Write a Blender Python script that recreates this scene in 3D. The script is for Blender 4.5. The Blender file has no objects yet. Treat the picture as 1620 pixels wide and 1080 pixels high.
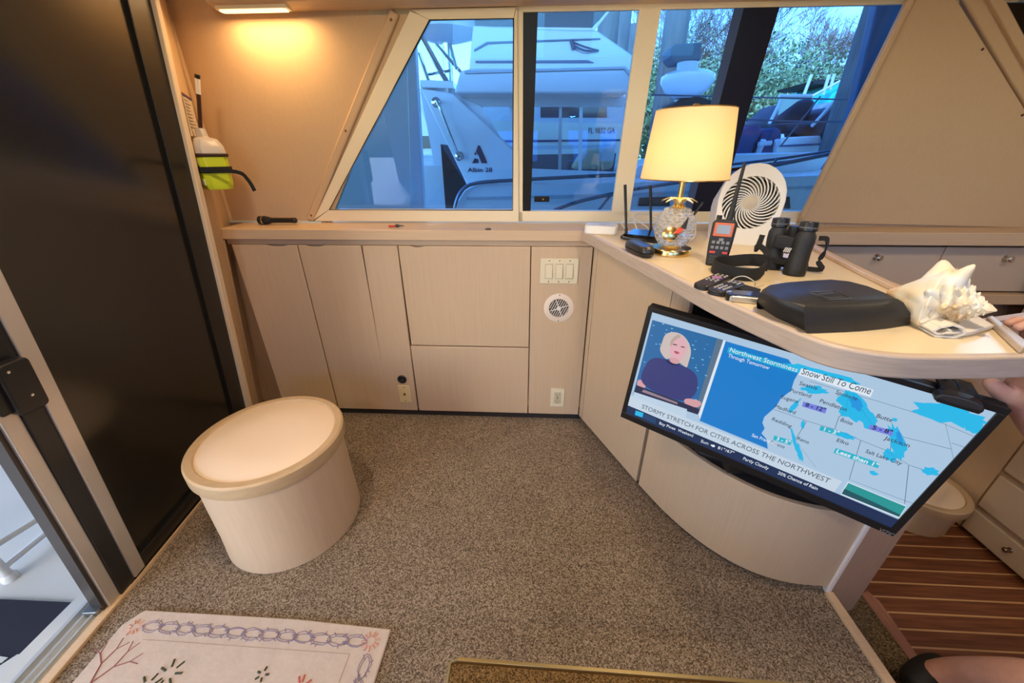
import bpy, bmesh, math, random
from mathutils import Vector, Matrix
random.seed(7)
C = bpy.context.scene
COL = C.collection
V = Vector
PI = math.pi

# ------------------------------------------------------------------ camera
EYE = 1.30
F_PX = 600.0
_p, _yw, _r = 0.457952, -0.0501801, -0.0039893
_cy, _sy = math.cos(_yw), math.sin(_yw)
_f = V((_sy*math.cos(_p), _cy*math.cos(_p), -math.sin(_p)))
_rt = V((_cy, -_sy, 0)); _up = _rt.cross(_f)
CR = _rt*math.cos(_r) + _up*math.sin(_r)
CU = -_rt*math.sin(_r) + _up*math.cos(_r)
cam_d = bpy.data.cameras.new('camera'); cam = bpy.data.objects.new('camera', cam_d); COL.objects.link(cam)
cam_d.sensor_width = 36; cam_d.sensor_fit = 'HORIZONTAL'; cam_d.lens = 36*F_PX/1620
cam_d.clip_start = 0.02; cam_d.clip_end = 400
cam.matrix_world = Matrix(((CR.x, CU.x, -_f.x, 0), (CR.y, CU.y, -_f.y, 0), (CR.z, CU.z, -_f.z, EYE), (0, 0, 0, 1)))
C.camera = cam

# ------------------------------------------------------------------ world, sun, exposure
C.view_settings.view_transform = 'Standard'; C.view_settings.look = 'None'
C.view_settings.gamma = 1; C.view_settings.use_curve_mapping = False
C.view_settings.exposure = 0.17
w = bpy.data.worlds.new('sky'); C.world = w; w.use_nodes = True
nt = w.node_tree; nt.nodes.clear()
sky = nt.nodes.new('ShaderNodeTexSky'); sky.sky_type = 'NISHITA'; sky.sun_disc = False
sky.sun_elevation = math.radians(42); sky.sun_rotation = math.radians(200); sky.altitude = 10
bg = nt.nodes.new('ShaderNodeBackground'); bg.inputs['Strength'].default_value = 0.95
wo = nt.nodes.new('ShaderNodeOutputWorld')
nt.links.new(sky.outputs[0], bg.inputs[0]); nt.links.new(bg.outputs[0], wo.inputs[0])

def lamp(name, kind, loc, energy, color, direction=None, size=None, size_y=None, shape=None, radius=None):
    d = bpy.data.lights.new(name, kind); d.energy = energy; d.color = color
    if size is not None: d.size = size
    if shape: d.shape = shape
    if size_y is not None: d.size_y = size_y
    if radius is not None: d.shadow_soft_size = radius
    o = bpy.data.objects.new(name, d); COL.objects.link(o); o.location = loc
    if direction: o.rotation_euler = V(direction).to_track_quat('-Z', 'Y').to_euler()
    return o
sun = lamp('sun', 'SUN', (0, -5, 12), 4.5, (1.0, 0.94, 0.84), (0.35, 0.65, -0.75)); sun.data.angle = 0.01

# ------------------------------------------------------------------ measuring helpers: a sight line meets a real plane
def ray(x, y): return CR*((x-810)/F_PX) - CU*((y-540)/F_PX) + _f
O3 = V((0, 0, EYE))
def onZ(x, y, z): d = ray(x, y); return O3 + d*((z-EYE)/d.z)
def onY(x, y, Y): d = ray(x, y); return O3 + d*(Y/d.y)
def onX(x, y, X): d = ray(x, y); return O3 + d*(X/d.x)
def onP(x, y, p0, n): d = ray(x, y); return O3 + d*((V(p0)-O3).dot(n)/d.dot(n))
# the leaning upper side wall: Y = 1.84 - .16*(z-1.02)
UN = V((0, 1, 0.16)).normalized()
def up(x, y, off=0.0): return onP(x, y, V((0, 1.84, 1.02)) - UN*off, UN)   # off > 0 : towards the room
def upc(X, z, off=0.0): return V((X, 1.84-0.16*(z-1.02), z)) - UN*off
# the leaning aft bulkhead with the sliding door
def dr(Y, z, off=0.0): return V((-1.42+0.13*z-0.12*(Y-1.5)+off, Y, z))

# ------------------------------------------------------------------ mesh helpers
def tag(o, label=None, cat=None, group=None, kind=None):
    if label: o['label'] = label
    if cat: o['category'] = cat
    if group: o['group'] = group
    if kind: o['kind'] = kind
    return o
def link(name, me, mt, parent=None, label=None, smooth=None):
    o = bpy.data.objects.new(name, me); COL.objects.link(o)
    if mt: me.materials.clear() if False else me.materials.append(mt)
    if parent is not None:
        o.parent = parent; o.matrix_parent_inverse = root_inv(parent)
    if label: o['label'] = label
    if smooth is not None:
        for p in me.polygons: p.use_smooth = True
        m = me
        try: m.set_sharp_from_angle(angle=math.radians(smooth))
        except Exception: pass
    return o
def wm(o):
    m = Matrix.LocRotScale(o.location, o.rotation_euler, o.scale)
    if o.parent: m = wm(o.parent) @ o.matrix_parent_inverse @ m
    return m
def root_inv(p): return wm(p).inverted()
def obj(name, bm, mt, parent=None, M=None, label=None, smooth=35, bevel=0, seg=2):
    if M is not None: bmesh.ops.transform(bm, matrix=M, verts=bm.verts)
    bmesh.ops.recalc_face_normals(bm, faces=bm.faces)
    me = bpy.data.meshes.new(name); bm.to_mesh(me); bm.free()
    o = link(name, me, mt, parent, label, smooth)
    if bevel:
        b = o.modifiers.new('bevel', 'BEVEL'); b.width = bevel; b.segments = seg; b.limit_method = 'ANGLE'; b.angle_limit = math.radians(40)
    return o
def thing(name, loc, label, cat, group=None):
    o = bpy.data.objects.new(name, None); COL.objects.link(o); o.location = loc; o.empty_display_size = 0.05
    return tag(o, label, cat, group)
def struct(name, bm, mt, **k):
    o = obj(name, bm, mt, **k); o['kind'] = 'structure'; return o
def B(): return bmesh.new()
def box(bm, x0, x1, y0, y1, z0, z1):
    vs = [bm.verts.new(p) for p in ((x0,y0,z0),(x1,y0,z0),(x1,y1,z0),(x0,y1,z0),(x0,y0,z1),(x1,y0,z1),(x1,y1,z1),(x0,y1,z1))]
    for f in ((0,3,2,1),(4,5,6,7),(0,1,5,4),(1,2,6,5),(2,3,7,6),(3,0,4,7)): bm.faces.new([vs[i] for i in f])
    return bm
def hexa(bm, a, b):      # two loops of points joined into a solid
    va = [bm.verts.new(p) for p in a]; vb = [bm.verts.new(p) for p in b]; n = len(a)
    bm.faces.new(va); bm.faces.new(vb[::-1])
    for i in range(n): bm.faces.new((va[i], vb[i], vb[(i+1) % n], va[(i+1) % n]))
    return bm
def prism(bm, pts, off): off = V(off); return hexa(bm, [V(p) for p in pts], [V(p)+off for p in pts])
def lathe(bm, prof, n=32, M=None, cap=True):
    rings = []
    new = []
    for r, z in prof:
        ring = [bm.verts.new((r*math.cos(2*PI*i/n), r*math.sin(2*PI*i/n), z)) for i in range(n)]; rings.append(ring); new += ring
    for a, b in zip(rings, rings[1:]):
        for i in range(n): bm.faces.new((a[i], a[(i+1) % n], b[(i+1) % n], b[i]))
    if cap: bm.faces.new(rings[0][::-1]); bm.faces.new(rings[-1])
    if M is not None: bmesh.ops.transform(bm, matrix=M, verts=new)
    return bm
def smooth_path(pts, k=6):
    pts = [V(p) for p in pts]; out = []
    for i in range(len(pts)-1):
        p0 = pts[max(i-1, 0)]; p1 = pts[i]; p2 = pts[i+1]; p3 = pts[min(i+2, len(pts)-1)]
        for j in range(k):
            t = j/k
            out.append(0.5*((2*p1)+(p2-p0)*t+(2*p0-5*p1+4*p2-p3)*t*t+(3*p1-p0-3*p2+p3)*t**3))
    out.append(pts[-1]); return out
def tube(bm, pts, r, n=8, closed=False, flat=None):
    """round (or flat=(w,h)) section swept along pts; r may be a list"""
    pts = [V(p) for p in pts]; m = len(pts); rings = []
    up_ = V((0, 0, 1))
    t0 = (pts[1]-pts[0]).normalized()
    if abs(t0.dot(up_)) > 0.95: up_ = V((1, 0, 0))
    s = t0.cross(up_).normalized()
    for i in range(m):
        a = pts[(i-1) % m] if (closed or i > 0) else pts[i]; b = pts[(i+1) % m] if (closed or i < m-1) else pts[i]
        t = (b-a)
        t = t.normalized() if t.length > 1e-9 else t0
        s = (s - t*s.dot(t)); s = s.normalized() if s.length > 1e-6 else t.orthogonal().normalized()
        u = s.cross(t)
        rr = r[i] if isinstance(r, (list, tuple)) else r
        if flat:
            cs = [(-1,-1),(1,-1),(1,1),(-1,1)]
            ring = [bm.verts.new(pts[i]+s*(flat[0]/2*c)+u*(flat[1]/2*d)) for c, d in cs]
        else:
            ring = [bm.verts.new(pts[i]+s*(rr*math.cos(2*PI*k/n))+u*(rr*math.sin(2*PI*k/n))) for k in range(n)]
        rings.append(ring)
    q = len(rings[0])
    for i in range(m if closed else m-1):
        a, b = rings[i], rings[(i+1) % m]
        for k in range(q): bm.faces.new((a[k], a[(k+1) % q], b[(k+1) % q], b[k]))
    if not closed: bm.faces.new(rings[0][::-1]); bm.faces.new(rings[-1])
    return bm
def strap(bm, pts, wide, thick, wdir=(0, 0, 1)):
    """a flat band along pts whose width points along wdir"""
    pts = [V(p) for p in pts]; wd = V(wdir).normalized(); rings = []
    for i, p in enumerate(pts):
        t = (pts[min(i+1, len(pts)-1)]-pts[max(i-1, 0)]).normalized()
        n_ = t.cross(wd).normalized(); w_ = n_.cross(t).normalized()
        rings.append([bm.verts.new(p+n_*(thick/2*a)+w_*(wide/2*b)) for a, b in ((-1,-1),(1,-1),(1,1),(-1,1))])
    for a, b in zip(rings, rings[1:]):
        for k in range(4): bm.faces.new((a[k], a[(k+1) % 4], b[(k+1) % 4], b[k]))
    bm.faces.new(rings[0][::-1]); bm.faces.new(rings[-1]); return bm
def frame_m(o, x, y):    # matrix with origin o, x axis x, y axis y (z = x cross y)
    x = V(x).normalized(); z = x.cross(V(y)).normalized(); y = z.cross(x)
    return Matrix(((x.x, y.x, z.x, o[0]), (x.y, y.y, z.y, o[1]), (x.z, y.z, z.z, o[2]), (0, 0, 0, 1)))
def rbox(bm, w_, d_, h_, r=0.005, n=4, M=None):   # box with rounded plan corners, centred in xy, from z=0
    pts = []
    for cx, cy, a0 in ((w_/2-r, d_/2-r, 0), (-w_/2+r, d_/2-r, 90), (-w_/2+r, -d_/2+r, 180), (w_/2-r, -d_/2+r, 270)):
        for k in range(n+1):
            a = math.radians(a0+90*k/n); pts.append((cx+r*math.cos(a), cy+r*math.sin(a), 0))
    if M is not None:
        a = [M @ V(p) for p in pts]; b = [M @ (V(p)+V((0, 0, h_))) for p in pts]
    else: a = [V(p) for p in pts]; b = [V(p)+V((0, 0, h_)) for p in pts]
    return hexa(bm, a, b)
def Rz(a): return Matrix.Rotation(math.radians(a), 4, 'Z')
def Rx(a): return Matrix.Rotation(math.radians(a), 4, 'X')
def Ry(a): return Matrix.Rotation(math.radians(a), 4, 'Y')
def T(x, y=None, z=None): return Matrix.Translation(V((x, y, z)) if y is not None else V(x))
def text(name, body, M, size, mt, parent, width=None, extrude=0.0003, bold=0.0, align='LEFT'):
    c = bpy.data.curves.new(name, 'FONT'); c.body = body; c.size = size; c.extrude = extrude; c.offset = bold; c.align_x = align; c.resolution_u = 3
    t = bpy.data.objects.new(name, c); COL.objects.link(t)
    bpy.context.view_layer.update()
    me = bpy.data.meshes.new_from_object(t.evaluated_get(bpy.context.evaluated_depsgraph_get()))
    bpy.data.objects.remove(t); me.name = name
    xs = [v.co.x for v in me.vertices]
    if width and xs:
        s = width/(max(xs)-min(xs)); me.transform(Matrix.Diagonal((s, 1, 1, 1)))
    me.transform(M); me.materials.clear()
    return link(name, me, mt, parent)

# ------------------------------------------------------------------ materials
MATS = {}
def mat(name, col, rough=0.5, metal=0.0, noise=0.0, scale=(30, 30, 30), bump=0.0, spec=0.5, emit=None, es=0.0, col2=None, trans=0.0, ior=1.45, coat=0.0, dist=0.002, detail=4):
    if name in MATS: return MATS[name]
    m = bpy.data.materials.new(name); m.use_nodes = True; t = m.node_tree; b = t.nodes['Principled BSDF']
    b.inputs['Roughness'].default_value = rough; b.inputs['Metallic'].default_value = metal
    b.inputs['Base Color'].default_value = (*col, 1); b.inputs['Specular IOR Level'].default_value = spec
    b.inputs['Transmission Weight'].default_value = trans; b.inputs['IOR'].default_value = ior; b.inputs['Coat Weight'].default_value = coat
    if emit: b.inputs['Emission Color'].default_value = (*emit, 1); b.inputs['Emission Strength'].default_value = es
    if noise or bump or col2:
        tc = t.nodes.new('ShaderNodeTexCoord'); mp = t.nodes.new('ShaderNodeMapping'); mp.inputs['Scale'].default_value = scale
        nz = t.nodes.new('ShaderNodeTexNoise'); nz.inputs['Scale'].default_value = 1; nz.inputs['Detail'].default_value = detail; nz.inputs['Roughness'].default_value = 0.6
        t.links.new(tc.outputs['Object'], mp.inputs[0]); t.links.new(mp.outputs[0], nz.inputs['Vector'])
        if noise or col2:
            r = t.nodes.new('ShaderNodeValToRGB'); c2 = col2 or tuple(c*(1-noise) for c in col)
            r.color_ramp.elements[0].color = (*c2, 1); r.color_ramp.elements[1].color = (*col, 1)
            r.color_ramp.elements[0].position = 0.32; r.color_ramp.elements[1].position = 0.68
            t.links.new(nz.outputs[0], r.inputs[0]); t.links.new(r.outputs[0], b.inputs['Base Color'])
        if bump:
            bp = t.nodes.new('ShaderNodeBump'); bp.inputs['Strength'].default_value = bump; bp.inputs['Distance'].default_value = dist
            t.links.new(nz.outputs[0], bp.inputs['Height']); t.links.new(bp.outputs[0], b.inputs['Normal'])
    MATS[name] = m; return m
def emat(name, col, s=1.0):      # lit screen dyes: something that gives off its own light
    if name in MATS: return MATS[name]
    m = bpy.data.materials.new(name); m.use_nodes = True; b = m.node_tree.nodes['Principled BSDF']
    b.inputs['Base Color'].default_value = (0.02, 0.02, 0.02, 1); b.inputs['Roughness'].default_value = 0.25
    b.inputs['Emission Color'].default_value = (*col, 1); b.inputs['Emission Strength'].default_value = s
    MATS[name] = m; return m
def s2l(r, g, b): return tuple(((c/255+0.055)/1.055)**2.4 if c > 10 else c/255/12.92 for c in (r, g, b))

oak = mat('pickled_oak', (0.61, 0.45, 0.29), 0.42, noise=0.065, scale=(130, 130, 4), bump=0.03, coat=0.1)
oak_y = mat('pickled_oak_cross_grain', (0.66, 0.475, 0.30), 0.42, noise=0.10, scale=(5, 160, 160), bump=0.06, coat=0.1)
oak_d = mat('pickled_oak_dark', (0.52, 0.37, 0.25), 0.5, noise=0.14, scale=(120, 120, 6))  # darker tone of the pickled oak
vinyl = mat('beige_wall_covering', (0.64, 0.45, 0.265), 0.6, noise=0.06, scale=(220, 220, 14), bump=0.08)
cream = mat('cream_aluminium', (0.88, 0.77, 0.54), 0.4)
lam = mat('cream_laminate', (0.80, 0.65, 0.42), 0.28, noise=0.03, scale=(6, 6, 6))
lamc = mat('cream_cabinet_laminate', (0.62, 0.50, 0.37), 0.35)
black = mat('black_plastic', (0.012, 0.012, 0.013), 0.35)
blackm = mat('matte_black', (0.015, 0.015, 0.016), 0.65)
blackf = mat('black_fabric', (0.02, 0.019, 0.018), 0.9, noise=0.4, scale=(500, 500, 500), bump=0.3)
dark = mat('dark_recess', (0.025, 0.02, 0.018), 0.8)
brass = mat('polished_brass', (0.80, 0.57, 0.22), 0.22, metal=1.0)
chrome = mat('chrome', (0.75, 0.74, 0.72), 0.15, metal=1.0)
white = mat('white_plastic', (0.80, 0.77, 0.70), 0.35)
ivory = mat('ivory_plastic', (0.74, 0.66, 0.46), 0.4)
alum = mat('brushed_aluminium', (0.60, 0.56, 0.52), 0.38, metal=0.55)
gel = mat('white_gelcoat', (0.84, 0.86, 0.88), 0.25, coat=0.3)
gelg = mat('grey_gelcoat', (0.50, 0.56, 0.62), 0.3)
navy = mat('navy_canvas', (0.02, 0.045, 0.15), 0.8, noise=0.3, scale=(6, 6, 6))
skin = mat('skin', (0.62, 0.33, 0.24), 0.5, noise=0.12, scale=(40, 40, 40), bump=0.1)
darkglass = mat('dark_boat_glass', (0.02, 0.03, 0.045), 0.08)

def glass_mat(name, tint, ior=1.45, gloss=(0.9, 0.95, 1.0), rough=0.0):
    m = bpy.data.materials.new(name); m.use_nodes = True; t = m.node_tree; t.nodes.clear()
    o = t.nodes.new('ShaderNodeOutputMaterial'); mx = t.nodes.new('ShaderNodeMixShader'); fr = t.nodes.new('ShaderNodeFresnel'); fr.inputs[0].default_value = ior
    tr = t.nodes.new('ShaderNodeBsdfTransparent'); tr.inputs[0].default_value = (*tint, 1)
    gl = t.nodes.new('ShaderNodeBsdfGlossy'); gl.inputs[0].default_value = (*gloss, 1); gl.inputs['Roughness'].default_value = rough
    t.links.new(fr.outputs[0], mx.inputs[0]); t.links.new(tr.outputs[0], mx.inputs[1]); t.links.new(gl.outputs[0], mx.inputs[2]); t.links.new(mx.outputs[0], o.inputs[0])
    return m
win_glass = glass_mat('daylight_cast_window_glass', (0.43, 0.70, 1.0), 1.6)  # blue of the daylight outside is put into the glass colour

def carpet_mat(name, a, b, c):
    m = bpy.data.materials.new(name); m.use_nodes = True; t = m.node_tree; bs = t.nodes['Principled BSDF']; bs.inputs['Roughness'].default_value = 1; bs.inputs['Specular IOR Level'].default_value = 0.1
    tc = t.nodes.new('ShaderNodeTexCoord')
    v = t.nodes.new('ShaderNodeTexNoise'); v.inputs['Scale'].default_value = 280; v.inputs['Detail'].default_value = 5; v.inputs['Roughness'].default_value = 0.75
    vo = t.nodes.new('ShaderNodeTexVoronoi'); vo.inputs['Scale'].default_value = 310
    big = t.nodes.new('ShaderNodeTexNoise'); big.inputs['Scale'].default_value = 5; big.inputs['Detail'].default_value = 3
    for n_ in (v, big, vo): t.links.new(tc.outputs['Object'], n_.inputs['Vector'])
    r = t.nodes.new('ShaderNodeValToRGB'); e = r.color_ramp.elements
    e[0].position = 0.30; e[0].color = (*a, 1); e[1].position = 0.72; e[1].color = (*c, 1); k = e.new(0.5); k.color = (*b, 1)
    cs_ = t.nodes.new('ShaderNodeSeparateColor'); t.links.new(vo.outputs['Color'], cs_.inputs[0])
    av = t.nodes.new('ShaderNodeMix'); av.data_type = 'FLOAT'; av.inputs['Factor'].default_value = 0.42; t.links.new(v.outputs[0], av.inputs[2]); t.links.new(cs_.outputs[0], av.inputs[3]); t.links.new(av.outputs[0], r.inputs[0])
    mx = t.nodes.new('ShaderNodeMix'); mx.data_type = 'RGBA'; mx.blend_type = 'MULTIPLY'; mx.inputs['Factor'].default_value = 0.5
    r2 = t.nodes.new('ShaderNodeValToRGB'); r2.color_ramp.elements[0].position = 0.35; r2.color_ramp.elements[0].color = (0.78, 0.76, 0.74, 1); r2.color_ramp.elements[1].position = 0.65; r2.color_ramp.elements[1].color = (1, 1, 1, 1)
    t.links.new(big.outputs[0], r2.inputs[0]); t.links.new(r.outputs[0], mx.inputs[6]); t.links.new(r2.outputs[0], mx.inputs[7]); t.links.new(mx.outputs[2], bs.inputs['Base Color'])
    bp = t.nodes.new('ShaderNodeBump'); bp.inputs['Strength'].default_value = 0.7; bp.inputs['Distance'].default_value = 0.004
    t.links.new(v.outputs[0], bp.inputs['Height']); t.links.new(bp.outputs[0], bs.inputs['Normal'])
    return m
carpet = carpet_mat('speckled_taupe_carpet', (0.085, 0.062, 0.044), (0.25, 0.195, 0.14), (0.50, 0.41, 0.32))
carpet2 = carpet_mat('olive_brown_carpet', (0.05, 0.035, 0.02), (0.15, 0.11, 0.065), (0.30, 0.22, 0.14))

# ================================================================== THE SETTING
# carpeted saloon floor, with its wooden edge at the step
bm = B(); prism(bm, [(-1.36, -1.6, 0), (1.0, -1.6, 0), (1.0, 0.80, 0), (0.96, 1.68, 0), (0.96, 1.80, 0), (-1.58, 1.80, 0), (-1.44, 1.5, 0)], (0, 0, -0.05)); struct('floor', bm, carpet)
bm = B(); box(bm, 0.985, 1.012, -1.6, 0.803, -0.05, 0.012); o = struct('trim_1', bm, oak_y, bevel=0.003)
bm = B(); box(bm, 0.985, 1.0, -1.6, 0.803, -0.2, -0.05); struct('trim_2', bm, oak_d)
bm = B(); box(bm, 1.0, 1.275, -1.6, 0.97, -0.24, -0.2); struct('floor_step', bm, carpet2)
bm = B(); box(bm, 1.255, 1.275, -1.6, 0.97, -0.42, -0.24); struct('trim_3', bm, oak_d)
# teak and holly sole of the galley
def teak_mat():
    m = bpy.data.materials.new('teak_and_holly'); m.use_nodes = True; t = m.node_tree; bs = t.nodes['Principled BSDF']; bs.inputs['Roughness'].default_value = 0.3; bs.inputs['Coat Weight'].default_value = 0.3
    tc = t.nodes.new('ShaderNodeTexCoord'); sp = t.nodes.new('ShaderNodeSeparateXYZ'); t.links.new(tc.outputs['Object'], sp.inputs[0])
    def mth(op, a, b=None):
        n_ = t.nodes.new('ShaderNodeMath'); n_.operation = op
        for i, x in enumerate((a, b)):
            if x is None: continue
            if isinstance(x, (int, float)): n_.inputs[i].default_value = x
            else: t.links.new(x, n_.inputs[i])
        return n_.outputs[0]
    fr = mth('FRACT', mth('DIVIDE', mth('ADD', sp.outputs['Y'], 10.0185), 0.0625)); st = mth('LESS_THAN', fr, 0.11)
    nz = t.nodes.new('ShaderNodeTexNoise'); mp = t.nodes.new('ShaderNodeMapping'); mp.inputs['Scale'].default_value = (5, 90, 90); t.links.new(tc.outputs['Object'], mp.inputs[0]); t.links.new(mp.outputs[0], nz.inputs['Vector']); nz.inputs['Scale'].default_value = 1
    r = t.nodes.new('ShaderNodeValToRGB'); r.color_ramp.elements[0].position = .3; r.color_ramp.elements[1].position = .7; r.color_ramp.elements[0].color = (0.13, 0.042, 0.02, 1); r.color_ramp.elements[1].color = (0.25, 0.09, 0.045, 1); t.links.new(nz.outputs[0], r.inputs[0])
    mx = t.nodes.new('ShaderNodeMix'); mx.data_type = 'RGBA'; t.links.new(st, mx.inputs['Factor']); t.links.new(r.outputs[0], mx.inputs[6]); mx.inputs[7].default_value = (0.62, 0.38, 0.19, 1)
    t.links.new(mx.outputs[2], bs.inputs['Base Color']); return m
teak = teak_mat(); teakp = mat('teak_margin', (0.50, 0.24, 0.16), 0.3, noise=0.3, scale=(90, 5, 90))
bm = B(); box(bm, 1.2, 3.4, -1.6, 2.0, -0.44, -0.4); struct('floor_galley', bm, teak)
bm = B(); prism(bm, [onZ(1362, 940, -.398), onZ(1372, 935, -.398), onZ(1392, 952, -.398), onZ(1450, 1036, -.398), V((1.49, .2, -.398)), V((1.44, .2, -.398))], (0, 0, .003)); struct('trim_4', bm, teakp)
# side wall: lower hull side behind the cabinets, leaning upper wall around the windows
bm = B(); box(bm, -1.75, 3.5, 1.95, 2.0, -0.45, 1.0); struct('wall_port_lower', bm, vinyl)
def upper(name, pts, off, th, m, kind='structure', **k):
    bm = B(); prism(bm, [p for p in pts], UN*th)
    o = obj(name, bm, m, **k)
    if kind: o['kind'] = kind
    return o
# plywood panel aft of the window and batten down its edge
upper('wall_port_aft', [upc(-1.47, 1.0, .0), upc(-0.975, 1.0, .0), upc(-0.365, 1.86), upc(-1.40, 1.86)], 0, 0.03, vinyl)
bm = B(); a, b = upc(-1.055, 1.026, .006), upc(-0.50, 1.76, .006); strap(bm, [a, b], 0.034, 0.016, (1, 0, 0)); b5 = struct('trim_5', bm, vinyl, bevel=0.006, seg=3)
for t_ in (0.03, 0.5, 0.97):
    bm = B(); q = upc(-1.055, 1.026, .014).lerp(upc(-0.50, 1.76, .014), t_); lathe(bm, [(0.0045, 0), (0.005, 0.0015), (0.002, 0.003)], 12, frame_m(q, (1, 0, 0), (0, -0.16, 1))); obj('screw', bm, mat('aged_brass_screw', (0.25, 0.15, 0.07), 0.4, metal=0.7), b5)
# header above the windows and sill board under them
upper('wall_port_header', [upc(-0.60, 1.752), upc(2.6, 1.752), upc(2.6, 1.95), upc(-0.60, 1.95)], 0, 0.03, cream)
bm = B(); box(bm, -1.5, 2.5, 1.835, 1.95, 0.96, 1.012); struct('trim_6', bm, oak_y)
# forward triangular panel, standing proud of the window
tri = [upc(1.238, 1.024, .03), upc(2.55, 1.024, .03), upc(2.55, 1.2, .03), upc(2.03, 1.40, .03)] if False else None
fp = [up(1266, 352, .035), up(1700, 362, .035), up(1700, 300, .035), up(1515, 0, .035), up(1500, -22, .035), up(1452, -22, .035)]
bm = B(); prism(bm, fp, UN*0.03); struct('wall_port_forward', bm, vinyl, bevel=0.003)
bm = B(); a, b = up(1268, 345, .042), up(1446, -10, .042); strap(bm, [a, b], 0.022, 0.012, (1, 0, 0)); struct('trim_7', bm, vinyl, bevel=0.004)
fp2 = [up(1524, 0, .02), up(1512, -22, .02), up(1548, -22, .02), up(1562, 0, .02), up(1700, 245, .02), up(1700, 300, .02)]
bm = B(); prism(bm, fp2, UN*0.03); struct('trim_8', bm, vinyl, bevel=0.008, seg=3)
fp3 = [up(1566, 0, .035), up(1552, -22, .035), up(1576, -22, .035), up(1592, 0, .035), up(1700, 205, .035), up(1700, 240, .035)]
bm = B(); prism(bm, fp3, UN*0.03); struct('trim_9', bm, vinyl, bevel=0.004)
bm = B(); prism(bm, [up(1590, 0, 0), up(1570, -30, 0), up(1760, -30, 0), up(1760, 300, 0)], UN*0.006); struct('window_3', bm, win_glass)
bm = B(); box(bm, 1.21, 2.6, 1.815, 1.86, 1.0, 1.06); struct('trim_10', bm, oak_d)
bm = B(); prism(bm, [up(1478, -30, -.02), up(1574, -30, -.02), up(1740, 240, -.02), up(1740, 360, -.02), up(1600, 360, -.02)], UN*0.01); struct('trim_28', bm, oak_d)
for i, (x, y) in enumerate(((1554, 78), (1617, 182))):
    bm = B(); p = up(x, y, .036); lathe(bm, [(0.004, 0), (0.0045, 0.002), (0.002, 0.004)], 12, frame_m(p, (1, 0, 0), (0, -0.16, 1))); tag(obj('wall_screw', bm, mat('rusty_screw', (0.12, 0.05, 0.03), 0.5, metal=0.6)), ('small dark screw high in the forward beige panel', 'small dark screw low at the edge of the forward beige panel')[i], 'screw')
# ceiling (with thickness of the flybridge above) and the walls behind the camera
bm = B(); box(bm, -1.75, 3.5, -1.7, 1.80, 1.93, 2.05); struct('ceiling', bm, mat('ceiling_vinyl', (0.66, 0.56, 0.44), 0.7))
bm = B()
for x0, x1, z0, z1 in ((-1.8, 3.5, -0.45, 1.17), (-1.8, 3.5, 1.73, 2.0), (-1.8, -1.0, 1.17, 1.73), (0.1, 0.6, 1.17, 1.73), (1.7, 3.5, 1.17, 1.73)): box(bm, x0, x1, -1.65, -1.6, z0, z1)
struct('wall_starboard', bm, vinyl)
bm = B()
for x0, x1 in ((-1.0, 0.1), (0.6, 1.7)): box(bm, x0, x1, -1.63, -1.625, 1.17, 1.73)
struct('window_4', bm, win_glass)
bm = B(); box(bm, 3.4, 3.45, -1.65, 2.0, -0.45, 2.0); struct('wall_forward', bm, vinyl)

# ---- ledge along the side
bm = B(); box(bm, -1.385, 0.225, 1.655, 1.845, 0.965, 1.01); struct('trim_11', bm, oak_y, bevel=0.003)
bm = B(); box(bm, 0.225, 2.5, 1.665, 1.845, 0.955, 1.008); struct('trim_12', bm, oak_y, bevel=0.003)
bm = B(); box(bm, -1.47, -1.0, 1.825, 1.842, 1.01, 1.017); struct('trim_13', bm, mat('pale_blue_caulk', (0.55, 0.63, 0.68), 0.5))

# ---- windows: cream aluminium frame with three panes
fo = 0.012
def bar(bm, p, q, r_, s, th=0.03): prism(bm, [p, q, r_, s], UN*th)
bm = B()
# slanted leg, foot rail, head rail of the first sash
P = lambda X, z: upc(X, z, fo)
bar(bm, P(-1.035, 1.026), P(-0.945, 1.073), P(-0.377, 1.737), P(-0.445, 1.762))
bar(bm, P(-1.035, 1.020), P(-0.055, 1.020), P(-0.085, 1.073), P(-0.945, 1.073))
bar(bm, P(-0.377, 1.735), P(-0.077, 1.735), P(-0.066, 1.765), P(-0.445, 1.765))
bar(bm, P(-0.088, 1.073), P(-0.058, 1.02), P(-0.063, 1.765), P(-0.077, 1.735))
fr1 = struct('window_1', bm, cream, bevel=0.002)
bm = B(); prism(bm, [upc(-0.96, 1.065, -.004), upc(-0.08, 1.065, -.004), upc(-0.07, 1.745, -.004), upc(-0.385, 1.745, -.004)], UN*0.005); obj('pane', bm, win_glass, fr1)
bm = B(); q = [upc(-0.945, 1.073, fo-.001), upc(-0.086, 1.073, fo-.001), upc(-0.076, 1.735, fo-.001), upc(-0.377, 1.735, fo-.001)]
tube(bm, q, 0.0028, 6, closed=True); obj('gasket', bm, black, fr1)
bm = B()
P2 = lambda X, z: upc(X, z, .004)
bar(bm, P2(-0.06, 1.02), P2(1.6, 1.02), P2(1.6, 1.066), P2(-0.06, 1.066))
bar(bm, P2(-0.06, 1.752), P2(1.45, 1.752), P2(1.45, 1.78), P2(-0.06, 1.78))
bar(bm, P2(0.366, 1.05), P2(0.447, 1.05), P2(0.438, 1.76), P2(0.364, 1.76))
bar(bm, P2(-0.078, 1.02), P2(-0.040, 1.02), P2(-0.042, 1.77), P2(-0.070, 1.77))
fr2 = struct('window_2', bm, cream, bevel=0.002)
bm = B(); prism(bm, [upc(-0.05, 1.06, -.012), upc(1.5, 1.06, -.012), upc(1.5, 1.76, -.012), upc(-0.05, 1.76, -.012)], UN*0.005); obj('pane', bm, win_glass, fr2)
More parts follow.
